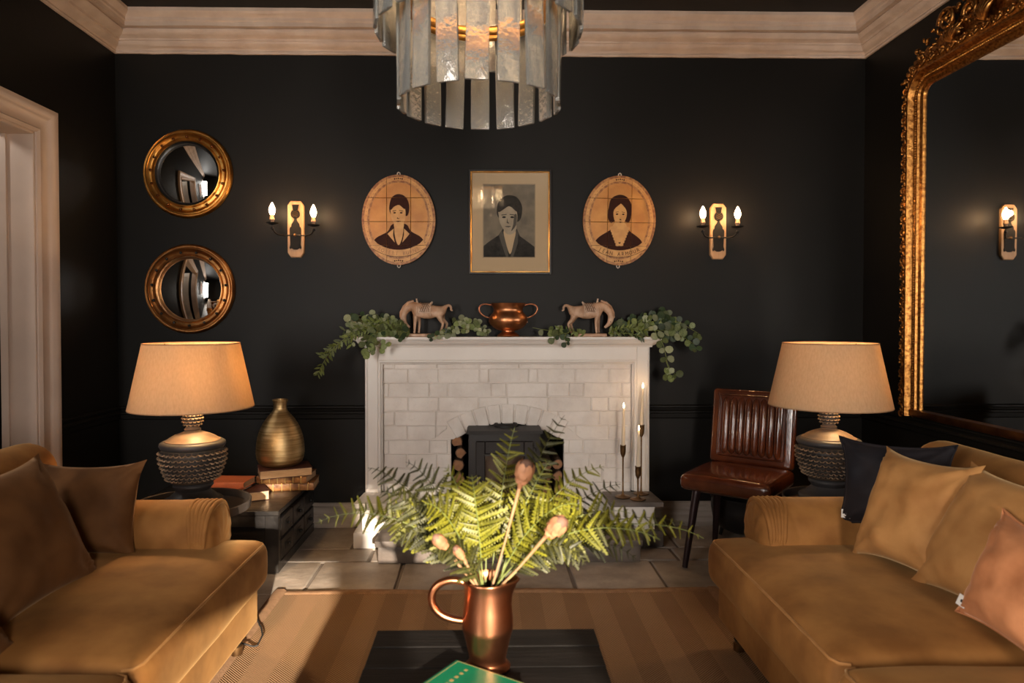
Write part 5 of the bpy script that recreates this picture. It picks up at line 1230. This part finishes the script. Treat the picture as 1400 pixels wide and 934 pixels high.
candlestick('short brass candlestick standing left on the right hearth plinth', .724, 3.70, .460, .52, .716, .003)
candlestick('shortest brass candlestick standing nearest on the right hearth plinth', .795, 3.65, .355, .41, .602, .004)
candlestick('tallest brass candlestick standing rearmost on the right hearth plinth', .838, 3.765, .560, .62, .817, .008)
# ------------------------------------------------------------------ mantel ornaments
MZ = 1.1042
MT['tiledark2'] = mat('dark_clay_groove', (.14, .065, .035), .6)
def skin_mesh(nodes, edges, levels=1):
    """nodes: {name: (x, y, z, r)}; returns evaluated mesh"""
    names = list(nodes); idx = {k: i for i, k in enumerate(names)}
    me = bpy.data.meshes.new('sk'); me.from_pydata([nodes[k][:3] for k in names], [(idx[a], idx[b]) for a, b in edges], [])
    o = bpy.data.objects.new('sk', me); COL.objects.link(o); o.modifiers.new('s', 'SKIN'); sv = me.skin_vertices[0].data
    for k in names:
        r = nodes[k][3]; sv[idx[k]].radius = (r if not isinstance(r, tuple) else r[0], r if not isinstance(r, tuple) else r[1])
    sv[0].use_root = True
    s = o.modifiers.new('u', 'SUBSURF'); s.levels = levels; s.render_levels = levels
    dg = bpy.context.evaluated_depsgraph_get(); ev = bpy.data.meshes.new_from_object(o.evaluated_get(dg)); bpy.data.objects.remove(o)
    ev.shade_smooth(); ev.name = 'animal_body'; return ev
def horse(label, cx, sg):
    """clay horse, head lowered; built facing -x, sg=-1 turns it round"""
    t = thing('horse_figurine', label, 'figurine', (cx, 3.855, MZ), 0 if sg > 0 else pi, 'clay horses on the mantel')
    part('plinth', MB().box(-.098, .085, -.038, .038, 0, .017, .003), 'terracotta', t, world=False)
    N = {'pel': (.075, 0, .148, .044), 'bar': (.030, 0, .139, .043), 'mid': (-.005, 0, .137, .043), 'sho': (-.048, 0, .150, .046), 'wit': (-.072, 0, .172, .030), 'nk1': (-.100, 0, .164, .028), 'nk2': (-.122, 0, .135, .021), 'pol': (-.128, 0, .098, .0145),
         'jaw': (-.119, 0, .076, .0155), 'nos': (-.100, 0, .058, .0095), 'mou': (-.088, 0, .050, .0085), 'rmp': (.098, 0, .142, .030), 'tl1': (.112, 0, .170, .010), 'tl2': (.130, 0, .178, .010), 'tl3': (.142, 0, .165, .008), 'tl4': (.140, 0, .148, .006), 'tl5': (.152, 0, .146, .004)}
    E = [('pel', 'bar'), ('bar', 'mid'), ('mid', 'sho'), ('sho', 'wit'), ('wit', 'nk1'), ('nk1', 'nk2'), ('nk2', 'pol'), ('pol', 'jaw'), ('jaw', 'nos'), ('nos', 'mou'), ('pel', 'rmp'), ('rmp', 'tl1'), ('tl1', 'tl2'), ('tl2', 'tl3'), ('tl3', 'tl4'), ('tl4', 'tl5')]
    for s in (-1, 1):
        n = 'l' if s > 0 else 'r'; dx = .010 * s
        N.update({n + 'f1': (-.050 + dx * .3, s * .022, .118, .018), n + 'f2': (-.048 + dx, s * .022, .080, .0095), n + 'f3': (-.050 + dx, s * .022, .045, .0075), n + 'f4': (-.050 + dx, s * .022, .027, .0065), n + 'f5': (-.055 + dx, s * .022, .020, .0095)})
        E += [('sho', n + 'f1'), (n + 'f1', n + 'f2'), (n + 'f2', n + 'f3'), (n + 'f3', n + 'f4'), (n + 'f4', n + 'f5')]
        N.update({n + 'h1': (.080 + dx * .5, s * .022, .120, .023), n + 'h2': (.088 + dx * .5, s * .023, .094, .013), n + 'h3': (.108 + dx, s * .023, .072, .0085), n + 'h4': (.100 + dx, s * .023, .045, .0068), n + 'h5': (.092 + dx, s * .023, .027, .0062), n + 'h6': (.086 + dx, s * .023, .020, .0092)})
        E += [('pel', n + 'h1'), (n + 'h1', n + 'h2'), (n + 'h2', n + 'h3'), (n + 'h3', n + 'h4'), (n + 'h4', n + 'h5'), (n + 'h5', n + 'h6')]
        N[n + 'e'] = (-.138, s * .012, .106, .0042); N[n + 'e2'] = (-.146, s * .014, .112, .002); E += [('pol', n + 'e'), (n + 'e', n + 'e2')]
    me = skin_mesh(N, E, 2); link('body', me, 'terracotta', t)
    # saddle cloth with raised diamond pattern, saddle pommels, mane ridge, eyes
    sc = MB(); A = lambda u, v: (-.040 + .066 * u + .004 * sin(v * 9), -.0455 * sin((v - .5) * 2.5) * 1.06, .134 + .054 * cos((v - .5) * 3.1) + .0)
    sc.grid(A, 12, 20); sc.grid(lambda u, v: (A(u, v)[0], A(u, v)[1] * .93, A(u, v)[2] - .003), 12, 20); part('saddle_cloth', sc, 'terrapale', t, world=False, smooth=60)
    ln = MB()
    for k in range(-4, 9):
        for d in (1, -1):
            pts = []
            for i in range(13):
                v = i / 12; u = k / 6 + d * v * .9
                if 0.02 < u < .98: q = Vector(A(u, v)); pts.append(q + Vector((0, -.0012 if v > .5 else .0012, .0012)))
            if len(pts) > 2: ln.tube(pts, .0013, 4)
    part('diamond_tooling', ln, 'tiledark2', t, world=False, smooth=60)
    part('saddle', MB().tube([(-.046, 0, .180), (-.048, 0, .192), (-.051, 0, .206), (-.052, 0, .213)], [.010, .006, .0045, .005], 8).tube([(-.04, -.02, .176), (-.030, 0, .187), (-.04, .02, .176)], .006, 8), 'terrapale', t, world=False, smooth=60)
    part('saddle_cantle', MB().tube([(.022, 0, .176), (.030, 0, .186), (.037, 0, .196)], [.011, .007, .004], 8), 'terrapale', t, world=False, smooth=60)
    for x_, r_ in ((-.047, .003), (.029, .0026)): part('strap', MB().tube([(x_, -.042, .115), (x_, -.034, .165), (x_, 0, .187), (x_, .034, .165), (x_, .042, .115)], r_, 6), 'terrapale', t, world=False, smooth=60)
    part('mane', MB().tube([(-.068, 0, .200), (-.098, 0, .190), (-.122, 0, .168), (-.140, 0, .134), (-.143, 0, .108)], [.006, .008, .008, .007, .004], 8), 'terracotta', t, world=False, smooth=60)
    for s in (-1, 1): part('eye', MB().ball((-.121, s * .0145, .083), .0026, 8, 5), 'tiledark', t, world=False, smooth=80)
horse('pale clay horse with lowered head, on the mantel left of the copper pot', -.355, 1)
horse('pale clay horse with lowered head, on the mantel right of the copper pot', .558, -1)
PX = .106
cp = thing('copper_pot', 'round bellied copper pot with two thin loop handles in the middle of the mantel', 'pot', (PX, 3.86, MZ))
part('body', MB().lathe([(0, 0), (.060, 0), (.063, .004), (.060, .010), (.046, .020), (.036, .026), (.036, .032), (.060, .038), (.085, .052), (.103, .072), (.109, .092), (.104, .112), (.090, .130), (.082, .142), (.082, .156), (.090, .172), (.097, .183), (.099, .187), (.094, .185), (.078, .15), (.09, .10), (0, .04)], 56, (PX, 3.86, MZ)), 'copper_pot', cp, smooth=60)
for s in (-1, 1):
    pts = bez((PX + s * .080, 3.86, MZ + .172), (PX + s * .190, 3.86, MZ + .215), (PX + s * .185, 3.86, MZ + .115), (PX + s * .103, 3.86, MZ + .105), 18) + [Vector((PX + s * .1055, 3.86, MZ + .080))]
    part('handle', MB().tube(pts, .0042, 8), 'copper', cp, smooth=60)

# ------------------------------------------------------------------ greenery: leaves are pieces that share a few meshes
def leaf_mesh(name, kind, m):
    if kind == 'round': out = [(0, 0), (.28, .30), (.55, .46), (.82, .40), (1.0, .14), (1.0, -.14), (.82, -.40), (.55, -.46), (.28, -.30)]
    elif kind == 'lance': out = [(0, 0), (.18, .10), (.42, .17), (.68, .14), (.88, .07), (1.0, 0), (.88, -.07), (.68, -.14), (.42, -.17), (.18, -.10)]
    mb = MB(); n = len(out); vs = []
    for (x, y) in out: vs.append((x, y, .10 * abs(y) * 1.6 - .10 * x * x))
    cen = [(x, 0, -.10 * x * x - .01) for x in (.25, .5, .75)]
    vs += cen; fs = []
    h = n // 2 + 1
    for i in range(n):
        a, b = i, (i + 1) % n
        mx = (out[a][0] + out[b][0]) / 2; c = n + (0 if mx < .375 else 1 if mx < .66 else 2); fs.append((a, b, c))
    fs += []
    me = bpy.data.meshes.new(name); me.from_pydata(vs, [], fs)
    bm = bmesh.new(); bm.from_mesh(me); bmesh.ops.holes_fill(bm, edges=[e for e in bm.edges if e.is_boundary and all(v.index >= 0 for v in e.verts)], sides=5); bmesh.ops.recalc_face_normals(bm, faces=bm.faces); bm.to_mesh(me); bm.free()
    me.shade_smooth(); me.materials.append(MT[m]); return me
LF = {k: leaf_mesh('leaf', *v) for k, v in {'r': ('round', 'leaf'), 'rp': ('round', 'leafpale'), 'rd': ('round', 'leafdark'), 'l': ('lance', 'sprig'), 'ld': ('lance', 'leafdark'), 'lg': ('lance', 'leaf')}.items()}
def sprigs(name, label, cat, defs, group=None, seed=1):
    """defs: (list of pixel+depth points, leaf kinds, spacing, size)"""
    rng = random.Random(seed); p0 = at(*defs[0][0][0]); t = thing(name, label, cat, tuple(p0), 0, group); st = MB()
    for pts, kinds, step, size in defs:
        W = [at(*q) for q in pts]; C = []
        for i in range(len(W) - 1):
            a = W[max(i - 1, 0)]; b = W[i]; c = W[i + 1]; d = W[min(i + 2, len(W) - 1)]
            for k in range(6):
                t_ = k / 6; C.append(.5 * (2 * b + (c - a) * t_ + (2 * a - 5 * b + 4 * c - d) * t_ * t_ + (3 * b - a - 3 * c + d) * t_ ** 3))
        C.append(W[-1]); sm = MB().tube(C, [.0022 * (1 - .5 * i / len(C)) for i in range(len(C))], 5); part('stem', sm, 'gstem', t, smooth=60)
        L_ = 0; nxt = step * .5; k = 0
        for i in range(1, len(C)):
            seg = (C[i] - C[i - 1]); l = seg.length; tan = seg.normalized()
            while nxt < L_ + l:
                p = C[i - 1] + seg * ((nxt - L_) / l); nxt += step * 1.55 * rng.uniform(.75, 1.25)
                for s in (0, 1):
                    if rng.random() < .12: continue
                    axis = tan; side = axis.cross(Vector((0, -1, 0)) + Vector((rng.uniform(-.3, .3), 0, rng.uniform(-.3, .3)))).normalized() * (1 if s else -1)
                    d = (side * rng.uniform(.6, 1) + axis * rng.uniform(.3, .9) + Vector((0, -rng.uniform(0, .5), rng.uniform(-.3, .2)))).normalized()
                    nn = Vector((rng.uniform(-.6, .6), -1, rng.uniform(-.4, .9))); y_ = nn.cross(d).normalized(); z_ = d.cross(y_)
                    sz = size * 1.12 * rng.uniform(.7, 1.25); me = LF[rng.choice(kinds)]
                    o = link('leaf', me, None, t); M = basis(d, y_, z_, p - t.location); o.matrix_basis = M @ Matrix.Scale(sz, 4)
            L_ += l
        # end leaf
    return t
A_, B_, C_ = 3.88, 3.83, 3.76
R_ = ['r', 'r', 'rp', 'rd']
sprigs('eucalyptus_garland', 'eucalyptus and fern sprigs trailing over the left end of the mantel', 'garland', [
    ([(560, 456, 3.88), (548, 447, B_), (530, 443, B_), (505, 440, 3.80), (478, 440, C_)], ['r', 'rp', 'rd'], .020, .036),
    ([(553, 452, B_), (535, 452, 3.80), (510, 455, C_), (500, 468, 3.72), (506, 482, 3.71)], ['r', 'r', 'rd'], .018, .036),
    ([(560, 450, B_), (525, 452, 3.78), (505, 462, 3.73), (520, 476, 3.71), (527, 470, 3.71)], ['r', 'r'], .020, .036),
    ([(550, 448, B_), (515, 440, 3.80), (490, 450, C_), (470, 464, 3.73), (452, 480, 3.72), (440, 500, 3.71), (435, 512, 3.71)], ['l', 'l', 'lg'], .0125, .034),
    ([(520, 446, 3.8), (492, 456, 3.75), (465, 470, 3.73), (448, 478, 3.73), (438, 488, 3.73)], ['l', 'lg'], .012, .030),
    ([(540, 448, 3.8), (515, 436, 3.8), (500, 440, 3.8), (480, 452, 3.75), (482, 475, 3.72)], ['rp', 'lg', 'l'], .018, .030),
    ([(555, 458, 3.80), (550, 450, 3.80), (542, 440, 3.82), (534, 438, 3.82)], ['ld', 'lg', 'r'], .015, .032),
    ([(558, 455, 3.79), (550, 455, 3.77), (545, 464, 3.74)], ['r', 'rd'], .018, .034),
    ([(560, 452, 3.86), (520, 434, 3.87), (490, 432, 3.86), (478, 438, 3.85)], ['ld', 'rp', 'rd'], .017, .033),
    ([(560, 455, 3.85), (530, 447, 3.86), (495, 447, 3.82), (470, 452, 3.78)], ['ld', 'lg'], .011, .034)], seed=4)
sprigs('eucalyptus_sprig', 'short eucalyptus sprig beside the hind legs of the left clay horse', 'sprig', [
    ([(668, 457, 3.83), (650, 447, 3.82), (630, 438, 3.81), (618, 441, 3.80)], ['rp', 'rp', 'r'], .018, .030),
    ([(665, 456, 3.80), (640, 450, 3.79), (618, 452, 3.78), (606, 456, 3.77)], ['rp', 'r', 'rp'], .017, .028),
    ([(630, 455, 3.79), (612, 456, 3.77), (598, 458, 3.75), (590, 462, 3.74)], ['rp', 'rd', 'rp'], .015, .024),
    ([(668, 458, 3.85), (655, 445, 3.85), (640, 440, 3.85)], ['rd', 'rp'], .018, .030)], seed=9)
sprigs('eucalyptus_sprig', 'short eucalyptus sprig beside the hind legs of the right clay horse', 'sprig', [
    ([(800, 458, 3.82), (780, 452, 3.79), (764, 450, 3.77), (755, 455, 3.76)], ['r', 'lg', 'l'], .014, .026),
    ([(778, 455, 3.78), (762, 458, 3.75), (757, 466, 3.74)], ['rd', 'rd', 'r'], .018, .032),
    ([(775, 455, 3.78), (772, 462, 3.74), (775, 470, 3.74)], ['rd'], .020, .026),
    ([(770, 455, 3.8), (750, 452, 3.8), (738, 450, 3.79), (728, 448, 3.79)], ['r', 'r', 'rp'], .034, .038)], seed=12)
sprigs('eucalyptus_garland', 'eucalyptus and fern sprigs trailing over the right end of the mantel', 'garland', [
    ([(832, 456, 3.84), (860, 447, 3.83), (890, 440, 3.80), (915, 438, 3.78), (928, 448, 3.76)], R_, .018, .038),
    ([(838, 450, 3.8), (862, 444, 3.8), (885, 442, 3.8), (905, 436, 3.78), (918, 432, 3.78)], ['r', 'lg', 'l', 'rd'], .016, .038),
    ([(832, 455, 3.79), (855, 448, 3.78), (880, 452, 3.76)], ['l', 'lg', 'l'], .010, .032),
    ([(870, 452, 3.78), (900, 452, 3.75), (922, 452, 3.73), (930, 460, 3.72)], R_, .017, .038),
    ([(905, 445, 3.78), (925, 440, 3.76), (945, 450, 3.75), (958, 458, 3.75)], ['rd', 'r', 'rd'], .022, .036),
    ([(905, 455, 3.76), (930, 460, 3.74), (945, 468, 3.73), (952, 478, 3.73)], ['rd', 'rd', 'r'], .026, .034),
    ([(895, 452, 3.76), (906, 470, 3.73), (910, 485, 3.72), (914, 500, 3.72), (925, 514, 3.72)], ['r', 'rp', 'r'], .028, .036),
    ([(910, 492, 3.72), (914, 505, 3.72), (913, 515, 3.72)], ['rp', 'r'], .024, .036),
    ([(835, 452, 3.88), (865, 438, 3.88), (890, 432, 3.87), (905, 430, 3.86)], ['ld', 'rd', 'r'], .015, .036),
    ([(832, 457, 3.80), (860, 456, 3.77), (880, 462, 3.74)], ['ld', 'lg'], .012, .026)], seed=15)

# ------------------------------------------------------------------ ferns and dried buds in the copper jug
def pinna_mesh(name, m):
    out = []; n = 9
    up = []
    for i in range(n):
        x = .03 + .97 * i / n; w_ = .155 * (1 - .85 * (i / n) ** 1.3) + .02
        up += [(x, .035), (x + .065, w_), (x + .10, w_ * .55)]
    up.append((1.02, 0)); lo = [(x, -y) for x, y in reversed(up[:-1])]
    me = bpy.data.meshes.new(name); vs = []; fs = []
    for (x, y) in up[:-1]: vs.append((x, y, .10 * y - .14 * x * x))
    k = len(vs)
    for (x, y) in up[:-1]: vs.append((x, -y, .10 * y - .14 * x * x))
    for i in range(n):
        for o in (0, k):
            a = o + i * 3; fs.append((a, a + 1, a + 2)); 
            if i < n - 1: fs.append((a, a + 2, a + 3))
        a = i * 3; b = k + i * 3
        if i < n - 1: fs.append((a, a + 3, b + 3, b))
    vs.append((1.02, 0, -.145)); tip = len(vs) - 1; a = (n - 1) * 3; fs += [(a, a + 2, tip), (k + a, tip, k + a + 2), (a, tip, k + a)]
    me.from_pydata(vs, [], fs); me.materials.append(MT[m]); me.shade_smooth(); return me
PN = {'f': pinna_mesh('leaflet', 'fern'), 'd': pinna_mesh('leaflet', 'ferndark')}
MOUTH = Vector((JX, JY, JZ + .175)); BOT = Vector((JX, JY, JZ + .035))
def frond(label, tip, kind, plen=.062, bend=.10, n=18, start=.34, roll=0, seed=0, group='fern fronds in the copper jug', name='fern_frond', face=None):
    rng = random.Random(seed * 13 + 5); T = at(*tip); dirn = (T - MOUTH); side = Vector((dirn.x, dirn.y, 0)); sd = side.normalized() if side.length > .01 else Vector((0, 1, 0))
    m = MOUTH + sd * .022 + Vector((rng.uniform(-.012, .012), rng.uniform(-.012, .012), .0))
    c1 = m + Vector((dirn.x * .25, dirn.y * .25, dirn.z * .45 + bend)); c2 = m + Vector((dirn.x * .7, dirn.y * .7, dirn.z * .85 + bend * .8))
    C = bez(m, c1, c2, T, 24); t = thing(name, label, 'fern frond', tuple(MOUTH), 0, group)
    t.location = m
    base = [BOT + Vector((rng.uniform(-.02, .02), rng.uniform(-.02, .02), 0))]
    st = base + C; part('stalk', MB().tube(st, [.0019] + [.0017 * (1 - .65 * i / 24) for i in range(25)], 5), 'gstem' if kind == 'f' else 'ferndark', t, smooth=60)
    lens = [0]
    for a, b in zip(C, C[1:]): lens.append(lens[-1] + (b - a).length)
    L_ = lens[-1]
    for k in range(n):
        s = L_ * (start + (1 - start) * (k + .3) / n); i = max(j for j in range(25) if lens[j] <= s + 1e-9); i = min(i, 23); u = (s - lens[i]) / max(1e-6, lens[i + 1] - lens[i]); p = C[i].lerp(C[i + 1], u); tan = (C[i + 1] - C[i]).normalized()
        q = (k + .5) / n; pl_ = plen * (sin(pi * min(1, .30 + q * .70)) ** .8 * .96 + .10)
        view = Vector((0, -1, .75)) if face is None else Vector(face)
        lat = tan.cross(view).normalized()
        if roll: lat = (Matrix.Rotation(roll, 3, tan) @ lat)
        nrm = lat.cross(tan).normalized()
        for sg in (-1, 1):
            d = (lat * sg * .86 + tan * .52 - nrm * 0 + Vector((0, 0, -.10)) + Vector((rng.uniform(-.2, .2), rng.uniform(-.25, .25), rng.uniform(-.22, .2)))).normalized()
            z_ = (nrm + Vector((rng.uniform(-.4, .4), rng.uniform(-.4, .4), rng.uniform(-.4, .4)))); y_ = z_.cross(d).normalized(); z_ = d.cross(y_)
            o = link('leaflet', PN[kind], None, t); o.matrix_basis = basis(d, y_, z_, p - t.location) @ Matrix.Scale(pl_ * rng.uniform(.85, 1.25), 4)
    return t
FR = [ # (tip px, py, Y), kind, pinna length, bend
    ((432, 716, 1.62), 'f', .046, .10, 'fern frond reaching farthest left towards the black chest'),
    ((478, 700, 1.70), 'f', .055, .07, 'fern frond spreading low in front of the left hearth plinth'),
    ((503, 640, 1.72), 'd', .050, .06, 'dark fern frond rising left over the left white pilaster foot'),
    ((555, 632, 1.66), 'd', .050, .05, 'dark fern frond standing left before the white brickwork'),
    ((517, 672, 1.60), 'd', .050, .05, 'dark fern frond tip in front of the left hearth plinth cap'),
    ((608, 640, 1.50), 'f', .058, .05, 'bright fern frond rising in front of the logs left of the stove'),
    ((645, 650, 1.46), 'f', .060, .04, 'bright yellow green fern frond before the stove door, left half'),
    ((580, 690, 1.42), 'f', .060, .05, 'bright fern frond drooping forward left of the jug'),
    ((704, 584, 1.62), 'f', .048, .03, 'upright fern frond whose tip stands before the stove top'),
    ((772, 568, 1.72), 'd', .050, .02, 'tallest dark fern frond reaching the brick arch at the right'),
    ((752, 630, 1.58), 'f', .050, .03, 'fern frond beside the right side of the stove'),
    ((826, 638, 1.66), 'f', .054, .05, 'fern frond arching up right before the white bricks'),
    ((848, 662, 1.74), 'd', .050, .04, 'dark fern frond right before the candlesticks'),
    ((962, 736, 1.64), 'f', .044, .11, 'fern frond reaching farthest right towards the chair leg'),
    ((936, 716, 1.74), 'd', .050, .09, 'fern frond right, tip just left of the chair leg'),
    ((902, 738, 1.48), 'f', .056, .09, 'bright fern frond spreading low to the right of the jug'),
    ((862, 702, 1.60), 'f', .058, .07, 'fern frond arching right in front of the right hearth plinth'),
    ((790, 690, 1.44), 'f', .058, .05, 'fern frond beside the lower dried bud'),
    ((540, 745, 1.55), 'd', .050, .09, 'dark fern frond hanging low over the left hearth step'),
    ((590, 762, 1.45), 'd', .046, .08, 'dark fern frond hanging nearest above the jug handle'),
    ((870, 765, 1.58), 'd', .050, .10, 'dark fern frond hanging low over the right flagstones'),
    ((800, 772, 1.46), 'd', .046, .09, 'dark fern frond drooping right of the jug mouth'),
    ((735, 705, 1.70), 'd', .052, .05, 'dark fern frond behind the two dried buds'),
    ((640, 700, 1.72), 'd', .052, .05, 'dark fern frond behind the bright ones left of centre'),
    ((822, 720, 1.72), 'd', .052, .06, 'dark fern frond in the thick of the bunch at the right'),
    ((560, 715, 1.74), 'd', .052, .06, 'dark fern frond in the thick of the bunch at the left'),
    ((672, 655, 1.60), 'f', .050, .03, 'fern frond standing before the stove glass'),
]
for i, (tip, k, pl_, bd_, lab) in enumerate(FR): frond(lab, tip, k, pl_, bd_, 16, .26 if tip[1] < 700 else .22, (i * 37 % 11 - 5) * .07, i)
def bud(label, px, py, Y, r, l, group='dried buds in the copper jug'):
    top = at(px, py, Y); d = (top - MOUTH).normalized(); m = MOUTH + Vector((d.x * .03, d.y * .03, 0)); t = thing('dried_bud', label, 'dried flower', tuple(m), 0, group)
    b0 = top - d * l * .5
    part('stalk', MB().tube([BOT + Vector((d.x * -.02, 0, .01)), m, m.lerp(b0, .5) + Vector((0, 0, -.004)), b0], [.0022, .0026, .0026, .0042], 8), 'stem', t, smooth=60)
    z_ = d; x_ = Vector((1, .3, 0)).cross(z_).normalized(); y_ = z_.cross(x_)
    M = basis(x_, y_, z_, b0)
    pr_ = [(.004, -.004), (r * .35, l * .08), (r * .62, l * .22), (r * .88, l * .42), (r, l * .58), (r * .92, l * .74), (r * .70, l * .88), (r * .35, l * .98), (0, l)]
    part('bud_body', MB().lathe(pr_, 28, M=M, rfun=lambda a, z: 1 + .05 * cos(7 * a + z * 60)), 'pod', t, smooth=60)
    for ring_, (zz, rr, n_) in enumerate(((.18, .70, 6), (.40, .98, 7), (.60, 1.02, 7))):
        for k in range(n_):
            a = 2 * pi * (k + .5 * (ring_ % 2)) / n_; P = []
            for j in range(6):
                v = j / 5; zq = l * (zz + .34 * v); rq = r * (rr + .10 * v * (1 - v) * 2 - .25 * v * v) + .0008; wq = r * .46 * sin(pi * (.12 + .80 * v)) 
                P.append([Vector(((rq) * cos(a + s * wq / rq), rq * sin(a + s * wq / rq), zq)) for s in (-1, 0, 1)])
            vs = [M @ q for row in P for q in row]; part('bract', MB().add(vs, [(i * 3 + s, i * 3 + s + 1, i * 3 + s + 4, i * 3 + s + 3) for i in range(5) for s in range(2)]), 'pod', t, smooth=60)
    part('bud_tip', MB().lathe([(r * .80, l * .86), (r * .66, l * .93), (r * .36, l * 1.01), (0, l * 1.03)], 20, M=M), 'podtip', t, smooth=60)
bud('orange dried bud, highest of the dried buds in the jug, before the stove', 716, 648, 1.47, .0195, .062)
bud('orange dried bud on a slanting stalk right of the jug mouth', 759, 722, 1.42, .0185, .062)
bud('slim orange dried bud left of the jug mouth', 603, 742, 1.45, .0125, .050)
bud('slim orange dried bud half hidden in the ferns just left of the jug mouth', 628, 757, 1.47, .009, .044)
